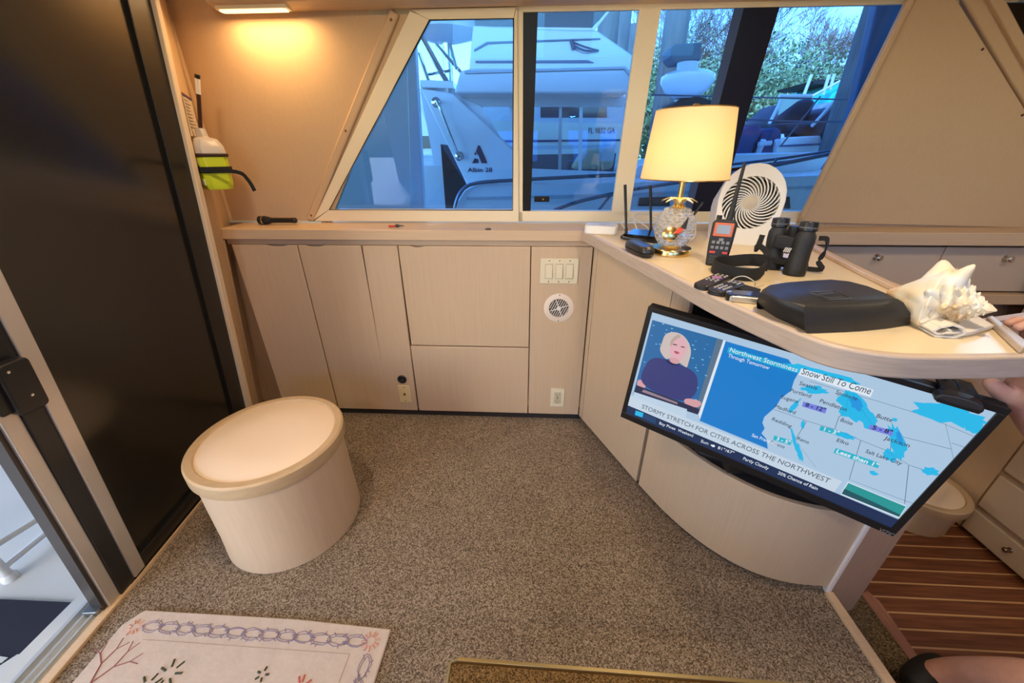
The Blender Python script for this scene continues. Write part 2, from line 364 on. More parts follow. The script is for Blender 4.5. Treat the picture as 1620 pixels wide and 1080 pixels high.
bm = B(); bar(bm, upc(-0.048, 1.062, -.006), upc(-0.004, 1.062, -.006), upc(0.010, 1.755, -.006), upc(-0.045, 1.755, -.006), -0.004); obj('sliding_sash', bm, black, fr2)
bm = B(); bar(bm, upc(0.722, 1.06, -.006), upc(0.842, 1.06, -.006), upc(0.842, 1.757, -.006), upc(0.722, 1.757, -.006), -0.004); obj('sliding_sash', bm, mat('navy_black_frame', (0.008, 0.01, 0.025), 0.3), fr2)
bm = B(); bar(bm, upc(0.690, 1.06, -.006), upc(0.722, 1.06, -.006), upc(0.722, 1.757, -.006), upc(0.690, 1.757, -.006), -0.003); obj('sash_edge', bm, mat('slate_blue_edge', (0.05, 0.09, 0.22), 0.4), fr2)
bm = B(); prism(bm, [up(845, 310, .008), up(869, 310, .008), up(869, 319, .008), up(845, 319, .008)], UN*-0.006); lt = obj('latch', bm, black, fr2, bevel=0.002)
bm = B(); p = up(859, 314, .006); lathe(bm, [(0.004, 0), (0.004, 0.011), (0.002, 0.013)], 12, frame_m(p, (1, 0, 0), (0, -.16, 1))); obj('latch_button', bm, chrome, lt)

# ---- cornice with its light over the aft panel
cs = [(1.80, 1.772), (1.66, 1.762), (1.628, 1.770), (1.612, 1.792), (1.612, 1.94), (1.80, 1.94)]
bm = B(); hexa(bm, [(-1.13, y, z) for y, z in cs], [(2.45, y, z) for y, z in cs]); struct('trim_14', bm, oak_y, bevel=0.006, seg=3)
t = thing('strip_light', (-0.95, 1.70, 1.765), 'slim lit strip lamp under the cornice above the beige aft wall panel', 'light')
bm = B(); rbox(bm, 0.26, 0.042, 0.010, 0.01, M=T(-0.985, 1.662, 1.757)); obj('housing', bm, cream, t)
bm = B(); rbox(bm, 0.24, 0.030, 0.004, 0.008, M=T(-0.985, 1.662, 1.753)); obj('diffuser', bm, mat('lit_strip', (1, .9, .7), .4, emit=(1, .72, .40), es=1.6), t)
lamp('strip_light_glow', 'AREA', (-0.97, 1.650, 1.750), 2.2, (1.0, 0.62, 0.28), (0, 0.0, -1), 0.28, 0.035, 'RECTANGLE')
# unseen round ceiling lamps, added to brighten the saloon
for i, (x, y, e) in enumerate(((-0.75, 0.75, 7), (0.45, 0.55, 7), (-0.7, -0.7, 7), (0.7, -0.7, 7), (1.9, 0.7, 5.0))):
    t = thing('added_fill_lamp', (x, y, 1.93), ('unseen round fill lamp added over the aft drum stool', 'unseen round fill lamp added over the television', 'unseen round fill lamp added behind by the sliding door', 'unseen round fill lamp added behind by the glass table', 'unseen round fill lamp added over the galley floor')[i], 'lamp', 'added round fill lamps')
    bm = B(); lathe(bm, [(0.075, 0), (0.08, -0.006), (0.07, -0.016), (0.055, -0.018)], 32, T(x, y, 1.93)); obj('bezel', bm, brass, t)
    bm = B(); lathe(bm, [(0.054, -0.012), (0.05, -0.02), (0.03, -0.026)], 24, T(x, y, 1.93)); obj('lens', bm, mat('lit_lens', (1, .9, .7), .4, emit=(1, .75, .48), es=6), t)
    lamp('added_fill_glow', 'AREA', (x, y, 1.90), e, (1.0, 0.72, 0.44) if i == 0 else (1.0, 0.80, 0.54), (0, 0, -1), 0.11, None, 'DISK')

# ---- aft bulkhead: sliding door, jamb, return panel
def rows(bm, cols, zs, fn, th):     # ruled panel: fn(col, z) -> point, thickness th (vector)
    g = [[bm.verts.new(fn(c, z)) for c in cols] for z in zs]; h = [[bm.verts.new(fn(c, z)+V(th)) for c in cols] for z in zs]
    for a, s in ((g, 1), (h, -1)):
        for i in range(len(zs)-1):
            for j in range(len(cols)-1): bm.faces.new([a[i][j], a[i][j+1], a[i+1][j+1], a[i+1][j]][::s])
    n, m = len(zs)-1, len(cols)-1
    for i in range(n):
        bm.faces.new((g[i][0], g[i+1][0], h[i+1][0], h[i][0])); bm.faces.new((g[i][m], h[i][m], h[i+1][m], g[i+1][m]))
    for j in range(m):
        bm.faces.new((g[0][j], h[0][j], h[0][j+1], g[0][j+1])); bm.faces.new((g[n][j], g[n][j+1], h[n][j+1], h[n][j]))
    return bm
def dbar(bm, y0, y1, z0, z1, o0, o1, s0=0.0, s1=0.0):   # a bar lying in the door plane; s = shear of the edges with z
    pts = [dr(y0+s0*z0, z0, o0), dr(y1+s1*z0, z0, o0), dr(y1+s1*z1, z1, o0), dr(y0+s0*z1, z1, o0)]
    return prism(bm, pts, (o1-o0, 0, 0))
bm = B(); dbar(bm, -1.6, -0.42, -0.2, 1.95, -0.06, 0.0); struct('wall_aft', bm, vinyl)
bm = B(); dbar(bm, -0.42, 1.5, 1.86, 2.0, -0.06, 0.01); struct('wall_aft_header', bm, vinyl)
bm = B(); dbar(bm, 1.472, 1.508, -0.03, 1.95, -0.05, 0.014, -0.004, -0.012); struct('trim_15', bm, mat('pale_jamb', (0.74, 0.60, 0.43), 0.4), bevel=0.003)
def rt(c, z):
    xb = -1.60+0.137*z if z < 1.02 else -1.46+0.045*(z-1.02)
    a = V((-1.42+0.13*z, 1.5, z)); b = V((xb, 1.84, z)); return a.lerp(b, c)
bm = B(); rows(bm, [0, 0.5, 1, 1.6], [-0.02, 0.5, 1.02, 1.95], rt, (-0.05, 0, 0)); struct('wall_aft_return', bm, vinyl)
bm = B(); tube(bm, [rt(0.985, 1.02)+V((0.004, 0, 0)), V((-1.345, 1.712, 1.80))], 0.011, 10); struct('trim_16', bm, vinyl)
bm = B(); tube(bm, [rt(0.45, 0.0)+V((0.002, 0, 0)), rt(0.45, 0.96)+V((0.002, 0, 0))], 0.006, 6); struct('trim_17', bm, oak_d)
t = struct('door_1', dbar(B(), 1.385, 1.472, 0.0, 1.9, -0.035, 0.0, -0.008, -0.004), mat('satin_black_frame', (0.012, 0.011, 0.010), 0.35), bevel=0.002)
bm = B(); dbar(bm, 0.74, 1.40, 0.0, 0.055, -0.035, 0.002); obj('bottom_rail', bm, MATS['satin_black_frame'], t, bevel=0.002)
bm = B(); dbar(bm, 0.775, 1.40, 0.055, 0.072, -0.03, 0.004); obj('bottom_rail', bm, black, t, bevel=0.001)
# dark pane behind a fine sun screen
m = bpy.data.materials.new('smoked_glass_behind_sun_screen'); m.use_nodes = True; tt = m.node_tree; bs = tt.nodes['Principled BSDF']
bs.inputs['Base Color'].default_value = (0.016, 0.014, 0.012, 1); bs.inputs['Roughness'].default_value = 0.16; bs.inputs['Specular IOR Level'].default_value = 0.55
tc = tt.nodes.new('ShaderNodeTexCoord'); mp = tt.nodes.new('ShaderNodeMapping'); mp.inputs['Scale'].default_value = (900, 900, 60); nz = tt.nodes.new('ShaderNodeTexNoise'); nz.inputs['Scale'].default_value = 1
tt.links.new(tc.outputs['Object'], mp.inputs[0]); tt.links.new(mp.outputs[0], nz.inputs['Vector'])
rr = tt.nodes.new('ShaderNodeMapRange'); rr.inputs[3].default_value = 0.10; rr.inputs[4].default_value = 0.30; tt.links.new(nz.outputs[0], rr.inputs[0]); tt.links.new(rr.outputs[0], bs.inputs['Roughness'])
smoked = m
bm = B(); dbar(bm, 0.76, 1.40, 0.05, 1.9, -0.02, -0.012); obj('pane', bm, smoked, t)
t2 = struct('door_2', dbar(B(), 0.735, 0.777, 0.02, 1.9, -0.02, 0.010), alum, bevel=0.003)
bm = B(); dbar(bm, 0.686, 0.736, 0.0, 1.9, -0.03, 0.004); obj('stile', bm, black, t2, bevel=0.002)
bm = B(); dbar(bm, 0.648, 0.687, 0.0, 1.9, -0.03, -0.002); obj('stile', bm, alum, t2, bevel=0.003)
bm = B(); dbar(bm, 0.637, 0.649, 0.0, 1.9, -0.05, -0.012); obj('edge_strip', bm, mat('dark_bronze', (0.06, 0.05, 0.045), 0.3, metal=0.5), t2)
hm = frame_m(dr(0.700, 0.815, 0.004), (0, 1, 0), (0.13, 0, 1))
bm = B(); rbox(bm, 0.062, 0.135, 0.026, 0.012, M=hm); hd = obj('door_latch', bm, black, t2, bevel=0.004)
bm = B(); rbox(bm, 0.030, 0.20, 0.014, 0.006, M=frame_m(dr(0.662, 0.86, 0.0), (0, 1, 0), (0.13, 0, 1))); obj('pull_bar', bm, black, hd, bevel=0.003)
bm = B()
for yy, zz in ((0.705, 0.79), (0.685, 0.865)): lathe(bm, [(0.003, 0.03), (0.0035, 0.0315), (0.001, 0.032)], 10, frame_m(dr(yy, zz, 0.0), (0, 1, 0), (0.13, 0, 1)))
obj('screw', bm, chrome, hd)
# threshold track
bm = B()
for a, b, h in ((-1.405, -1.393, 0.022), (-1.378, -1.372, 0.016), (-1.352, -1.346, 0.016), (-1.405, -1.335, 0.004)): hexa(bm, [(a+.09-.0, -0.5, -.03), (b+.09, -0.5, -.03), (b+.09, -0.5, h), (a+.09, -0.5, h)], [(a-.005, 0.70, -.03), (b-.005, 0.70, -.03), (b-.005, 0.70, h), (a-.005, 0.70, h)])
struct('trim_18', bm, mat('sill_aluminium', (0.66, 0.68, 0.68), 0.3, metal=0.6))
bm = B(); hexa(bm, [(-1.245, -0.5, 0), (-1.215, -0.5, 0), (-1.215, -0.5, 0.012), (-1.245, -0.5, 0.012)], [(-1.342, 0.72, 0), (-1.312, 0.72, 0), (-1.312, 0.72, 0.012), (-1.342, 0.72, 0.012)]); struct('trim_19', bm, oak_y, bevel=0.002)
bm = B(); hexa(bm, [(-1.318, 0.70, 0), (-1.310, 0.70, 0), (-1.310, 0.70, 0.01), (-1.318, 0.70, 0.01)], [(-1.404, 1.47, 0), (-1.396, 1.47, 0), (-1.396, 1.47, 0.01), (-1.404, 1.47, 0.01)]); struct('trim_20', bm, oak_y)
bm = B(); rbox(bm, 0.045, 0.03, 0.02, 0.004, M=frame_m((-1.355, 0.635, 0.006), (1, .1, 0), (0, 1, 0))); tag(obj('track_stop', bm, mat('steel_grey', (.2, .22, .24), .3, metal=.8), bevel=0.002), 'small steel stop block in the door track at the foot of the sliding door', 'door stop')

# ================================================================== SIDE CABINETS
YF = 1.68
def notch_door(name, x0, x1, z0, z1, parent, n0=None, n1=None, dx=0.0, m=oak):
    """flat door panel with a shallow finger scoop in its top edge from n0 to n1"""
    pts = [(x0+dx, z0), (x1+dx, z0), (x1, z1)]
    if n0 is not None:
        d = 0.007
        pts += [(n1, z1), (n1-0.012, z1-d*.5), (n1-0.025, z1-d), (n0+0.025, z1-d), (n0+0.012, z1-d*.5), (n0, z1)]
    pts.append((x0, z1))
    bm = B(); hexa(bm, [V((x, YF, z)) for x, z in pts], [V((x, YF+0.018, z)) for x, z in pts])
    return obj(name, bm, m, parent, bevel=0.0025)
def cab(x0, x1, label, dx=0.0):
    t = thing('side_cabinet', ((x0+x1)/2, 1.75, 0.03), label, 'cabinet')
    bm = B(); hexa(bm, [(x0+dx+.004, YF+.02, .03), (x1+dx-.004, YF+.02, .03), (x1+dx-.004, 1.83, .03), (x0+dx+.004, 1.83, .03)], [(x0+.004, YF+.02, .962), (x1-.004, YF+.02, .962), (x1-.004, 1.83, .962), (x0+.004, 1.83, .962)]); obj('carcass', bm, oak_d, t)
    return t
bm = B(); box(bm, -1.70, -1.366, 1.79, 1.81, 0.0, 0.965); struct('trim_27', bm, oak_d)
c1 = cab(-1.365, -0.758, 'pickled oak cabinet with two tall doors behind the drum stool')
notch_door('door', -1.362, -1.058, .037, .937, c1, -1.20, -1.10)
notch_door('door', -1.052, -0.762, .037, .937, c1, -1.02, -0.93)
c2 = cab(-0.758, -0.60, 'narrow pickled oak panel unit with the black socket and jack plate')
notch_door('panel', -0.756, -0.596, .037, .937, c2, dx=-.010)
c3 = cab(-0.596, 0.0, 'wide pickled oak cabinet with a tall upper flap over a lower flap')
notch_door('door', -0.592, -0.001, .441, .937, c3, -0.54, -0.47)
notch_door('door', -0.598, -0.001, .037, .435, c3)
c4 = cab(0.003, 0.27, 'pickled oak end panel unit with the triple switch and round vent')
notch_door('panel', 0.003, 0.272, .037, .937, c4)
bm = B(); box(bm, -1.38, 0.27, 1.683, 1.70, 0.9395, 0.966); struct('trim_21', bm, oak_y)
bm = B(); box(bm, -1.40, 0.285, 1.692, 1.71, 0, 0.038); struct('baseboard_port', bm, dark)
# galley lockers further forward
g = thing('galley_locker', (1.75, 1.75, 0.7), 'cream laminate galley lockers with two chrome knobs beyond the counter', 'cabinet')
bm = B(); box(bm, 0.9, 2.9, 1.738, 1.84, 0.74, 0.955); obj('carcass', bm, dark, g)
for x0, x1, kx in ((0.95, 1.772, 1.504), (1.778, 2.6, 2.037)):
    bm = B(); box(bm, x0, x1, 1.72, 1.738, 0.745, 0.938); d_ = obj('door', bm, lamc, g, bevel=0.002)
    bm = B(); lathe(bm, [(0.014, 0), (0.015, 0.003), (0.006, 0.006), (0.005, 0.014), (0.012, 0.018), (0.013, 0.024), (0.008, 0.028)], 20, frame_m((kx, 1.72, 0.893), (1, 0, 0), (0, 0, 1)) ); obj('knob', bm, chrome, d_)
bm = B(); box(bm, 0.9, 2.9, 1.69, 1.84, 0.692, 0.738); obj('shelf_edge', bm, oak_y, g, bevel=0.003)
g2 = thing('galley_back_panel', (1.7, 1.82, 0.1), 'plain brown oak recess panelling below the cream galley lockers', 'panel')
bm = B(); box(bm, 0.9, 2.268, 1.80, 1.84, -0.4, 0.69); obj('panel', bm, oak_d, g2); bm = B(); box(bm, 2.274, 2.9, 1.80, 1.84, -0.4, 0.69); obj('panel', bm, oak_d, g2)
g = thing('galley_drawer_cabinet', (2.45, 1.0, -0.4), 'tan galley drawer cabinet with round knobs beside the wooden sole', 'cabinet')
bm = B(); box(bm, 2.20, 2.85, -0.4, 1.68, -0.34, 0.86); obj('carcass', bm, oak_d, g)
bm = B(); box(bm, 2.185, 2.85, 1.415, 1.68, -0.385, 0.86); obj('end_panel', bm, oak, g, bevel=0.002)
bm = B(); box(bm, 2.21, 2.85, -0.4, 1.415, -0.40, -0.34); obj('plinth', bm, mat('brown_plinth', (0.16, 0.085, 0.06), 0.6), g)
for y0, y1 in ((0.98, 1.405), (0.53, 0.97)):
    for z0, z1 in ((-0.375, -0.255), (-0.225, -0.035), (-0.005, 0.21), (0.24, 0.5)):
        bm = B(); box(bm, 2.178, 2.20, y0, y1, z0, z1); d_ = obj('drawer', bm, lamc, g, bevel=0.004)
        bm = B(); lathe(bm, [(0.012, 0), (0.006, 0.004), (0.005, 0.012), (0.012, 0.016), (0.012, 0.022), (0.006, 0.025)], 16, frame_m((2.178, (y0+y1)/2+.03, (z0+z1)/2+.01), (0, 0, 1), (0, 1, 0))); obj('knob', bm, mat('dark_chrome', (.35, .27, .22), .2, metal=1), d_)
bm = B(); box(bm, 2.15, 2.9, -0.4, 1.70, 0.86, 0.90); obj('worktop', bm, oak_y, g, bevel=0.003)

# ---- fittings on the panels
def plate(name, x, z, w_, h_, label, cat, m=ivory):
    t = thing(name, (x, YF, z), label, cat)
    bm = B(); rbox(bm, w_, h_, 0.005, 0.004, M=frame_m((x, YF, z), (1, 0, 0), (0, 0, 1))); obj('cover_plate', bm, m, t, bevel=0.0015)
    return t
SW = lambda x, z, d=0: frame_m((x, YF-d, z), (1, 0, 0), (0, 0, 1))
def scr(bm, x, z, d=0.005): lathe(bm, [(0.0028, 0), (0.003, 0.001), (0.001, 0.0014)], 10, SW(x, z, d))
t = plate('light_switch_plate', 0.129, 0.829, 0.170, 0.115, 'ivory plate with three rocker switches above the round vent', 'light switch')
for dx in (-.046, 0, .046):
    bm = B(); rbox(bm, 0.034, 0.068, 0.003, 0.001, M=SW(.129+dx, .829, .005)); f_ = obj('switch_frame', bm, mat('ivory_dark', (.55, .48, .32), .4), t)
    bm = B(); M_ = SW(.129+dx, .829, .0075); hexa(bm, [M_ @ V(p) for p in ((-.0145, -.030, 0), (.0145, -.030, 0), (.0145, .030, 0), (-.0145, .030, 0))], [M_ @ V(p) for p in ((-.0145, -.030, .006), (.0145, -.030, .006), (.0145, .030, .001), (-.0145, .030, .001))]); obj('rocker', bm, ivory, f_, bevel=0.001)
for dx in (-.046, 0, .046):
    for dz in (-.048, .048): bm = B(); scr(bm, .129+dx, .829+dz); obj('screw', bm, brass, t)
t = plate('power_outlet', 0.155, 0.147, 0.072, 0.115, 'ivory twin power outlet low on the end panel', 'outlet')
bm = B(); rbox(bm, 0.034, 0.068, 0.004, 0.002, M=SW(.155, .147, .005)); o_ = obj('receptacle', bm, mat('ivory_dark', (.55, .48, .32), .4), t, bevel=0.001)
bm = B()
for dz in (-.019, .019):
    for dx, h_ in ((-.0065, .008), (.0065, .0065)): box(bm, .155+dx-.001, .155+dx+.001, YF-.0095, YF-.009, .147+dz-h_/2+.002, .147+dz+h_/2+.002)
    lathe(bm, [(0.0025, 0), (0.0025, 0.0005)], 10, SW(.155, .147+dz-.009, .009))
for dz in (-.003, .003): box(bm, .151, .159, YF-.0095, YF-.009, .147+dz-.0015, .147+dz+.0015)
obj('slots', bm, dark, o_)
t = plate('coax_plate', -0.663, 0.147, 0.066, 0.108, 'yellowed ivory plate with one small jack below the black socket', 'wall plate', mat('yellow_ivory', (.72, .58, .30), .4))
bm = B(); lathe(bm, [(0.006, 0), (0.006, 0.003), (0.004, 0.003), (0.004, 0.009)], 12, SW(-.663, .147, .005)); obj('jack', bm, mat('antique_brass', (.25, .15, .05), .35, metal=.8), t)
for dz in (-.042, .042): bm = B(); scr(bm, -.663, .147+dz); obj('screw', bm, brass, t)
t = thing('power_socket', (-0.667, YF, 0.237), 'round black socket with a hinged cap on the narrow oak panel', 'socket')
bm = B(); lathe(bm, [(0.024, 0), (0.024, 0.004), (0.020, 0.007), (0.014, 0.007), (0.013, 0.003)], 28, SW(-.667, .237)); obj('body', bm, black, t)
bm = B(); lathe(bm, [(0.013, 0.003), (0.014, 0.014), (0.010, 0.017)], 24, SW(-.664, .234)); box(bm, -.684, -.676, YF-.014, YF-.004, .240, .252); obj('cap', bm, blackm, t)
# round vent
vx, vz = 0.137, 0.652
t = thing('air_vent', (vx, YF, vz), 'round cream air vent with chrome blades below the triple switch', 'vent')
bm = B(); lathe(bm, [(0.071, 0), (0.071, 0.003), (0.060, 0.007), (0.047, 0.008), (0.045, 0.004), (0.045, 0.0)], 48, SW(vx, vz), cap=False); obj('ring', bm, mat('vent_cream', (.78, .66, .54), .4), t)
bm = B(); lathe(bm, [(0.046, 0.0005), (0.046, 0.001)], 40, SW(vx, vz)); obj('duct', bm, dark, t)
bm = B()
for k in range(-4, 5):
    x = k*.0098; h_ = math.sqrt(max(.044**2-x*x, 0)); M_ = SW(vx, vz, .002) @ Rz(-25)
    hexa(bm, [M_ @ V((x-.001, -h_, 0)), M_ @ V((x+.001, -h_, 0)), M_ @ V((x+.001, h_, 0)), M_ @ V((x-.001, h_, 0))], [M_ @ V((x-.001+.002, -h_, .003)), M_ @ V((x+.003, -h_, .003)), M_ @ V((x+.003, h_, .003)), M_ @ V((x+.001, h_, .003))])
obj('grille', bm, mat('vent_blade', (.55, .5, .45), .4), t)
bm = B()
for a in (20, 110, 200, 290):
    M_ = SW(vx, vz, .006) @ Rz(a); hexa(bm, [M_ @ V((0, -.003, 0)), M_ @ V((.043, -.001, 0)), M_ @ V((.043, .001, 0)), M_ @ V((0, .003, 0))], [M_ @ V((0, -.003, .002)), M_ @ V((.043, -.001, .002)), M_ @ V((.043, .001, .002)), M_ @ V((0, .003, .002))])
lathe(bm, [(0.010, 0.005), (0.010, 0.011), (0.006, 0.013)], 20, SW(vx, vz)); obj('hub', bm, white, t)
for dz in (-.064, .064): bm = B(); scr(bm, vx, vz+dz); obj('screw', bm, brass, t)

# ---- things on the side ledge
LZ = 1.0105
t = thing('flashlight', (-1.19, 1.74, LZ), 'black torch lying on the ledge against the beige aft panel', 'flashlight')
M_ = frame_m((-1.265, 1.775, LZ+.019), (0, .06, 1), (0, 1, 0)) ; M_ = T(-1.265, 1.775, LZ+.019) @ Ry(90)
bm = B(); lathe(bm, [(0.018, 0), (0.0195, 0.004), (0.0195, 0.030), (0.014, 0.052), (0.0115, 0.058), (0.0115, 0.155), (0.0125, 0.158), (0.0125, 0.172), (0.010, 0.176)], 28, M_); obj('barrel', bm, black, t)
bm = B(); lathe(bm, [(0.0155, -0.0005), (0.0155, 0.001)], 24, M_); obj('lens', bm, chrome, t)
bm = B(); lathe(bm, [(0.0199, 0.018), (0.0199, 0.023)], 28, M_, cap=False); obj('silver_band', bm, chrome, t)
t = thing('screwdriver', (-0.60, 1.72, LZ), 'tiny red-handled tool lying on the ledge under the aft window', 'screwdriver')
bm = B(); lathe(bm, [(0.003, 0), (0.005, 0.004), (0.0045, 0.026), (0.002, 0.030)], 12, T(-.635, 1.715, LZ+.005) @ Ry(90)); obj('handle', bm, mat('red_plastic', (.6, .05, .03), .4), t)
bm = B(); lathe(bm, [(0.0035, 0.030), (0.007, 0.034), (0.007, 0.042), (0.003, 0.05), (0.0015, 0.07)], 12, T(-.635, 1.715, LZ+.007) @ Ry(90)); obj('tip', bm, mat('gunmetal', (.08, .08, .07), .4, metal=.7), t)
bm = B(); lathe(bm, [(0.014, 0), (0.014, 0.003), (0.008, 0.006), (0.002, 0.007)], 20, T(-.185, 1.672, LZ)); tag(obj('drain_cap', bm, mat('bronze_cap', (.14, .09, .05), .4, metal=.5)), 'small dark bronze cap on the ledge edge under the window post', 'cap')

# ================================================================== ISLAND CABINET AND COUNTER
t = thing('island_cabinet', (0.65, 1.2, 0), 'curved pickled oak cabinet under the counter behind the television', 'cabinet')
front = smooth_path([(0.473, 1.226, 0), (0.55, 1.070, 0), (0.635, 0.950, 0), (0.74, 0.860, 0), (0.86, 0.815, 0), (1.0, 0.806, 0)], 8)
def wallp(path, z0, z1, inn, name, m, par, **k):
    bm = B(); pts = [V(p) for p in path]; A = []
    for i, p in enumerate(pts):
        a = pts[max(i-1, 0)]; b = pts[min(i+1, len(pts)-1)]; d = (b-a).normalized(); n_ = V((-d.y, d.x, 0)); A.append(n_*inn)
    g_ = [[bm.verts.new(p+V((0, 0, z))+q*s) for z, s in ((z0, 0), (z1, 0), (z1, 1), (z0, 1))] for p, q in zip(pts, A)]
    for a, b in zip(g_, g_[1:]):
        for i in range(4): bm.faces.new((a[i], a[(i+1) % 4], b[(i+1) % 4], b[i]))
    bm.faces.new(g_[0]); bm.faces.new(g_[-1][::-1])
    return obj(name, bm, m, par, **k)
W0 = V((0.276, 1.683, 0)); W1 = V((0.473, 1.226, 0)); dd = (W1-W0).normalized()
wallp([W0, W0+dd*0.030], 0.03, 0.968, 0.02, 'corner_stile', oak, t, bevel=0.002)
wallp([W0+dd*0.034, W1-dd*0.003], 0.03, 0.968, 0.02, 'door', oak, t, bevel=0.002)
wallp(front[1:], 0.03, 0.37, 0.018, 'curved_front', oak, t, bevel=0.002)
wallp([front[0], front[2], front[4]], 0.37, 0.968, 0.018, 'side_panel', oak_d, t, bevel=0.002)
wallp([W0+V((.02, .02, 0)), W1+V((.03, .02, 0))], 0.0, 0.03, 0.02, 'plinth', dark, t)
bk = [V(p)+V((0.03, 0.035, 0)) for p in front]; wallp(bk, 0.0, 0.03, 0.01, 'plinth', dark, t)
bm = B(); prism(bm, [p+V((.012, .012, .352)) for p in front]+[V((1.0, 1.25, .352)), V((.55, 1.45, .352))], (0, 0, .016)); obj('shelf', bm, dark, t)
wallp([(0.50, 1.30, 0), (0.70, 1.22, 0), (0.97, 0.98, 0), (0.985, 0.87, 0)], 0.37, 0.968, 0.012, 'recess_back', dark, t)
bm = B(); prism(bm, [(0.988, 0.800, 0.0), (1.004, 0.800, 0.0), (1.006, 0.822, 0.0), (0.99, 0.822, 0.0)], (0, 0, .968)); obj('corner_post', bm, mat('white_edge', (.80, .74, .68), .35), t, bevel=0.004)
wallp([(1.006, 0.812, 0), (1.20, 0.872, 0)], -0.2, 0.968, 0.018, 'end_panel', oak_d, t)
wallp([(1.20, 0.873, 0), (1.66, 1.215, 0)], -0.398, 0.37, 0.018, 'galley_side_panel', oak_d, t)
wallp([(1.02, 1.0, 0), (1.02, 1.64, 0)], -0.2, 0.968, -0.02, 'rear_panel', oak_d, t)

ct = thing('counter', (0.6, 1.1, 1.01), 'cream laminate counter with curved oak edge above the television', 'counter')
ez_ = [onZ(x, y, 1.0105) for x, y in ((919, 363), (955, 382), (1030, 418.5), (1085, 447), (1122, 466), (1168, 487), (1235, 515), (1291, 538), (1347, 553), (1416, 563), (1485, 566), (1600, 565))]
for p in ez_: p.z = 0
ez_[0].y = 1.66
edge = smooth_path(ez_+[ (0.835, 0.58, 0), (0.862, 0.66, 0), (0.87, 0.80, 0), (0.90, 0.98, 0), (0.95, 1.2, 0), (1.0, 1.40, 0), (1.06, 1.66, 0)], 5)
cen = V((.65, 1.25, 0))
def inset(path, d):
    out = []
    for i, p in enumerate(path):
        a = path[max(i-1, 0)]; b = path[min(i+1, len(path)-1)]; q = (b-a).normalized(); out.append(p+V((-q.y, q.x, 0))*d)
    out[0].y = out[-1].y = 1.66; return out
ins = inset(edge, 0.014)
bm = B(); prism(bm, [p+V((0, 0, .970)) for p in ins], (0, 0, .040)); obj('laminate_top', bm, lam, ct)
bm = B()
g_ = [[bm.verts.new(p+V((0, 0, z))) for p, z in ((a, .970), (a, 1.0105), (b, 1.0125), (b, .970))] for a, b in zip(edge, ins)]
for a, b in zip(g_, g_[1:]):
    for i in range(4): bm.faces.new((a[i], a[(i+1) % 4], b[(i+1) % 4], b[i]))
bm.faces.new(g_[0]); bm.faces.new(g_[-1][::-1]); obj('oak_edge', bm, oak_d if False else mat('counter_edge_oak', (0.58, 0.45, 0.34), 0.4, noise=.18, scale=(14, 14, 150)), ct, bevel=0.004, seg=3)
k0 = next(i for i, p in enumerate(ins) if p.x > .865)
bm = B(); fid = [p+V((-.008, 0, 1.016)) for p in inset(edge, 0.02)[k0:]]; strap(bm, fid, 0.012, 0.022, (0, 0, 1)); obj('fiddle_rail', bm, oak_y, ct, bevel=0.003)

# ================================================================== DRUM STOOLS
def drum(x, y, z, label, rt_=0.245, rb=0.232, h=0.415):
    t = thing('drum_stool', (x, y, z), label, 'stool')
    bm = B(); lathe(bm, [(rb, 0), (rb+.004, .003), (rb+(rt_-.012-rb)*.25, h*.25), (rb+(rt_-.012-rb)*.6, h*.6), (rt_-.014, h-.05)], 72, T(x, y, z)); obj('body', bm, mat('drum_veneer', (.62, .47, .33), .45, noise=.08, scale=(60, 60, 4)), t)
    bm = B(); lathe(bm, [(rt_-.016, h-.052), (rt_-.002, h-.050), (rt_, h-.046), (rt_, h-.006), (rt_-.006, h), (rt_-.026, h), (rt_-.030, h-.004), (rt_-.034, h-.012)], 96, T(x, y, z), cap=False); obj('rim', bm, mat('drum_rim', (.58, .42, .25), .38, noise=.12, scale=(20, 20, 60)), t)
    bm = B(); lathe(bm, [(rt_-.029, h-.03), (rt_-.029, h-.008), (rt_-.033, h-.0055), (.10, h-.0045), (.001, h-.004)], 72, T(x, y, z)); obj('top', bm, mat('drum_top', (.86, .70, .53), .4), t)
    return t
drum(-0.915, 1.014, 0.0, 'pale oak drum stool with a cream top on the carpet by the sliding door')
drum(2.0, 1.50, -0.4, 'round oak drum with a cream lid in the galley corner below the counter', 0.18, 0.15, 0.20)

# ================================================================== TELEVISION
SH = 0.398
ta = V((0.84396, -0.52951, -0.08577)).normalized(); tb = V((-.0256, .0593, -.9979)); tb = (tb-ta*tb.dot(ta)).normalized(); tn = -ta.cross(tb)   # tn: towards the viewer
tv0 = V((.86586, 2.64137, -.99537))*SH + O3
TWd, THt = (16/9+.06)*SH, 1.06*SH
def tvw(u, v, o=0.0): return tv0+ta*u+tb*v+tn*o            # u, v in metres from the top left corner
def tvuv(x, y): p = onP(x, y, tv0, tn); d = p-tv0; return d.dot(ta), d.dot(tb)
def c8(x, y): return tvuv(980+x/3.274, 470+y/3.274)
def c9(x, y): return tvuv(1200+x/3.274, 540+y/3.274)
def tvm(u, v, o=0.0): return frame_m(tvw(u, v, o), ta, -tb)
tv = thing('television', tvw(TWd/2, THt), 'slim black television showing a snow weather map below the counter', 'television')
bz = 0.0145; bzb = 0.024
bm = B(); prism(bm, [tvw(0, 0, -.035), tvw(TWd, 0, -.035), tvw(TWd, THt, -.035), tvw(0, THt, -.035)], tn*.030); obj('back_shell', bm, blackm, tv, bevel=0.004)
bm = B(); prism(bm, [tvw(TWd*.25, THt*.3, -.065), tvw(TWd*.75, THt*.3, -.065), tvw(TWd*.75, THt*.9, -.065), tvw(TWd*.25, THt*.9, -.065)], tn*.035); obj('rear_housing', bm, blackm, tv, bevel=0.01)
bm = B()
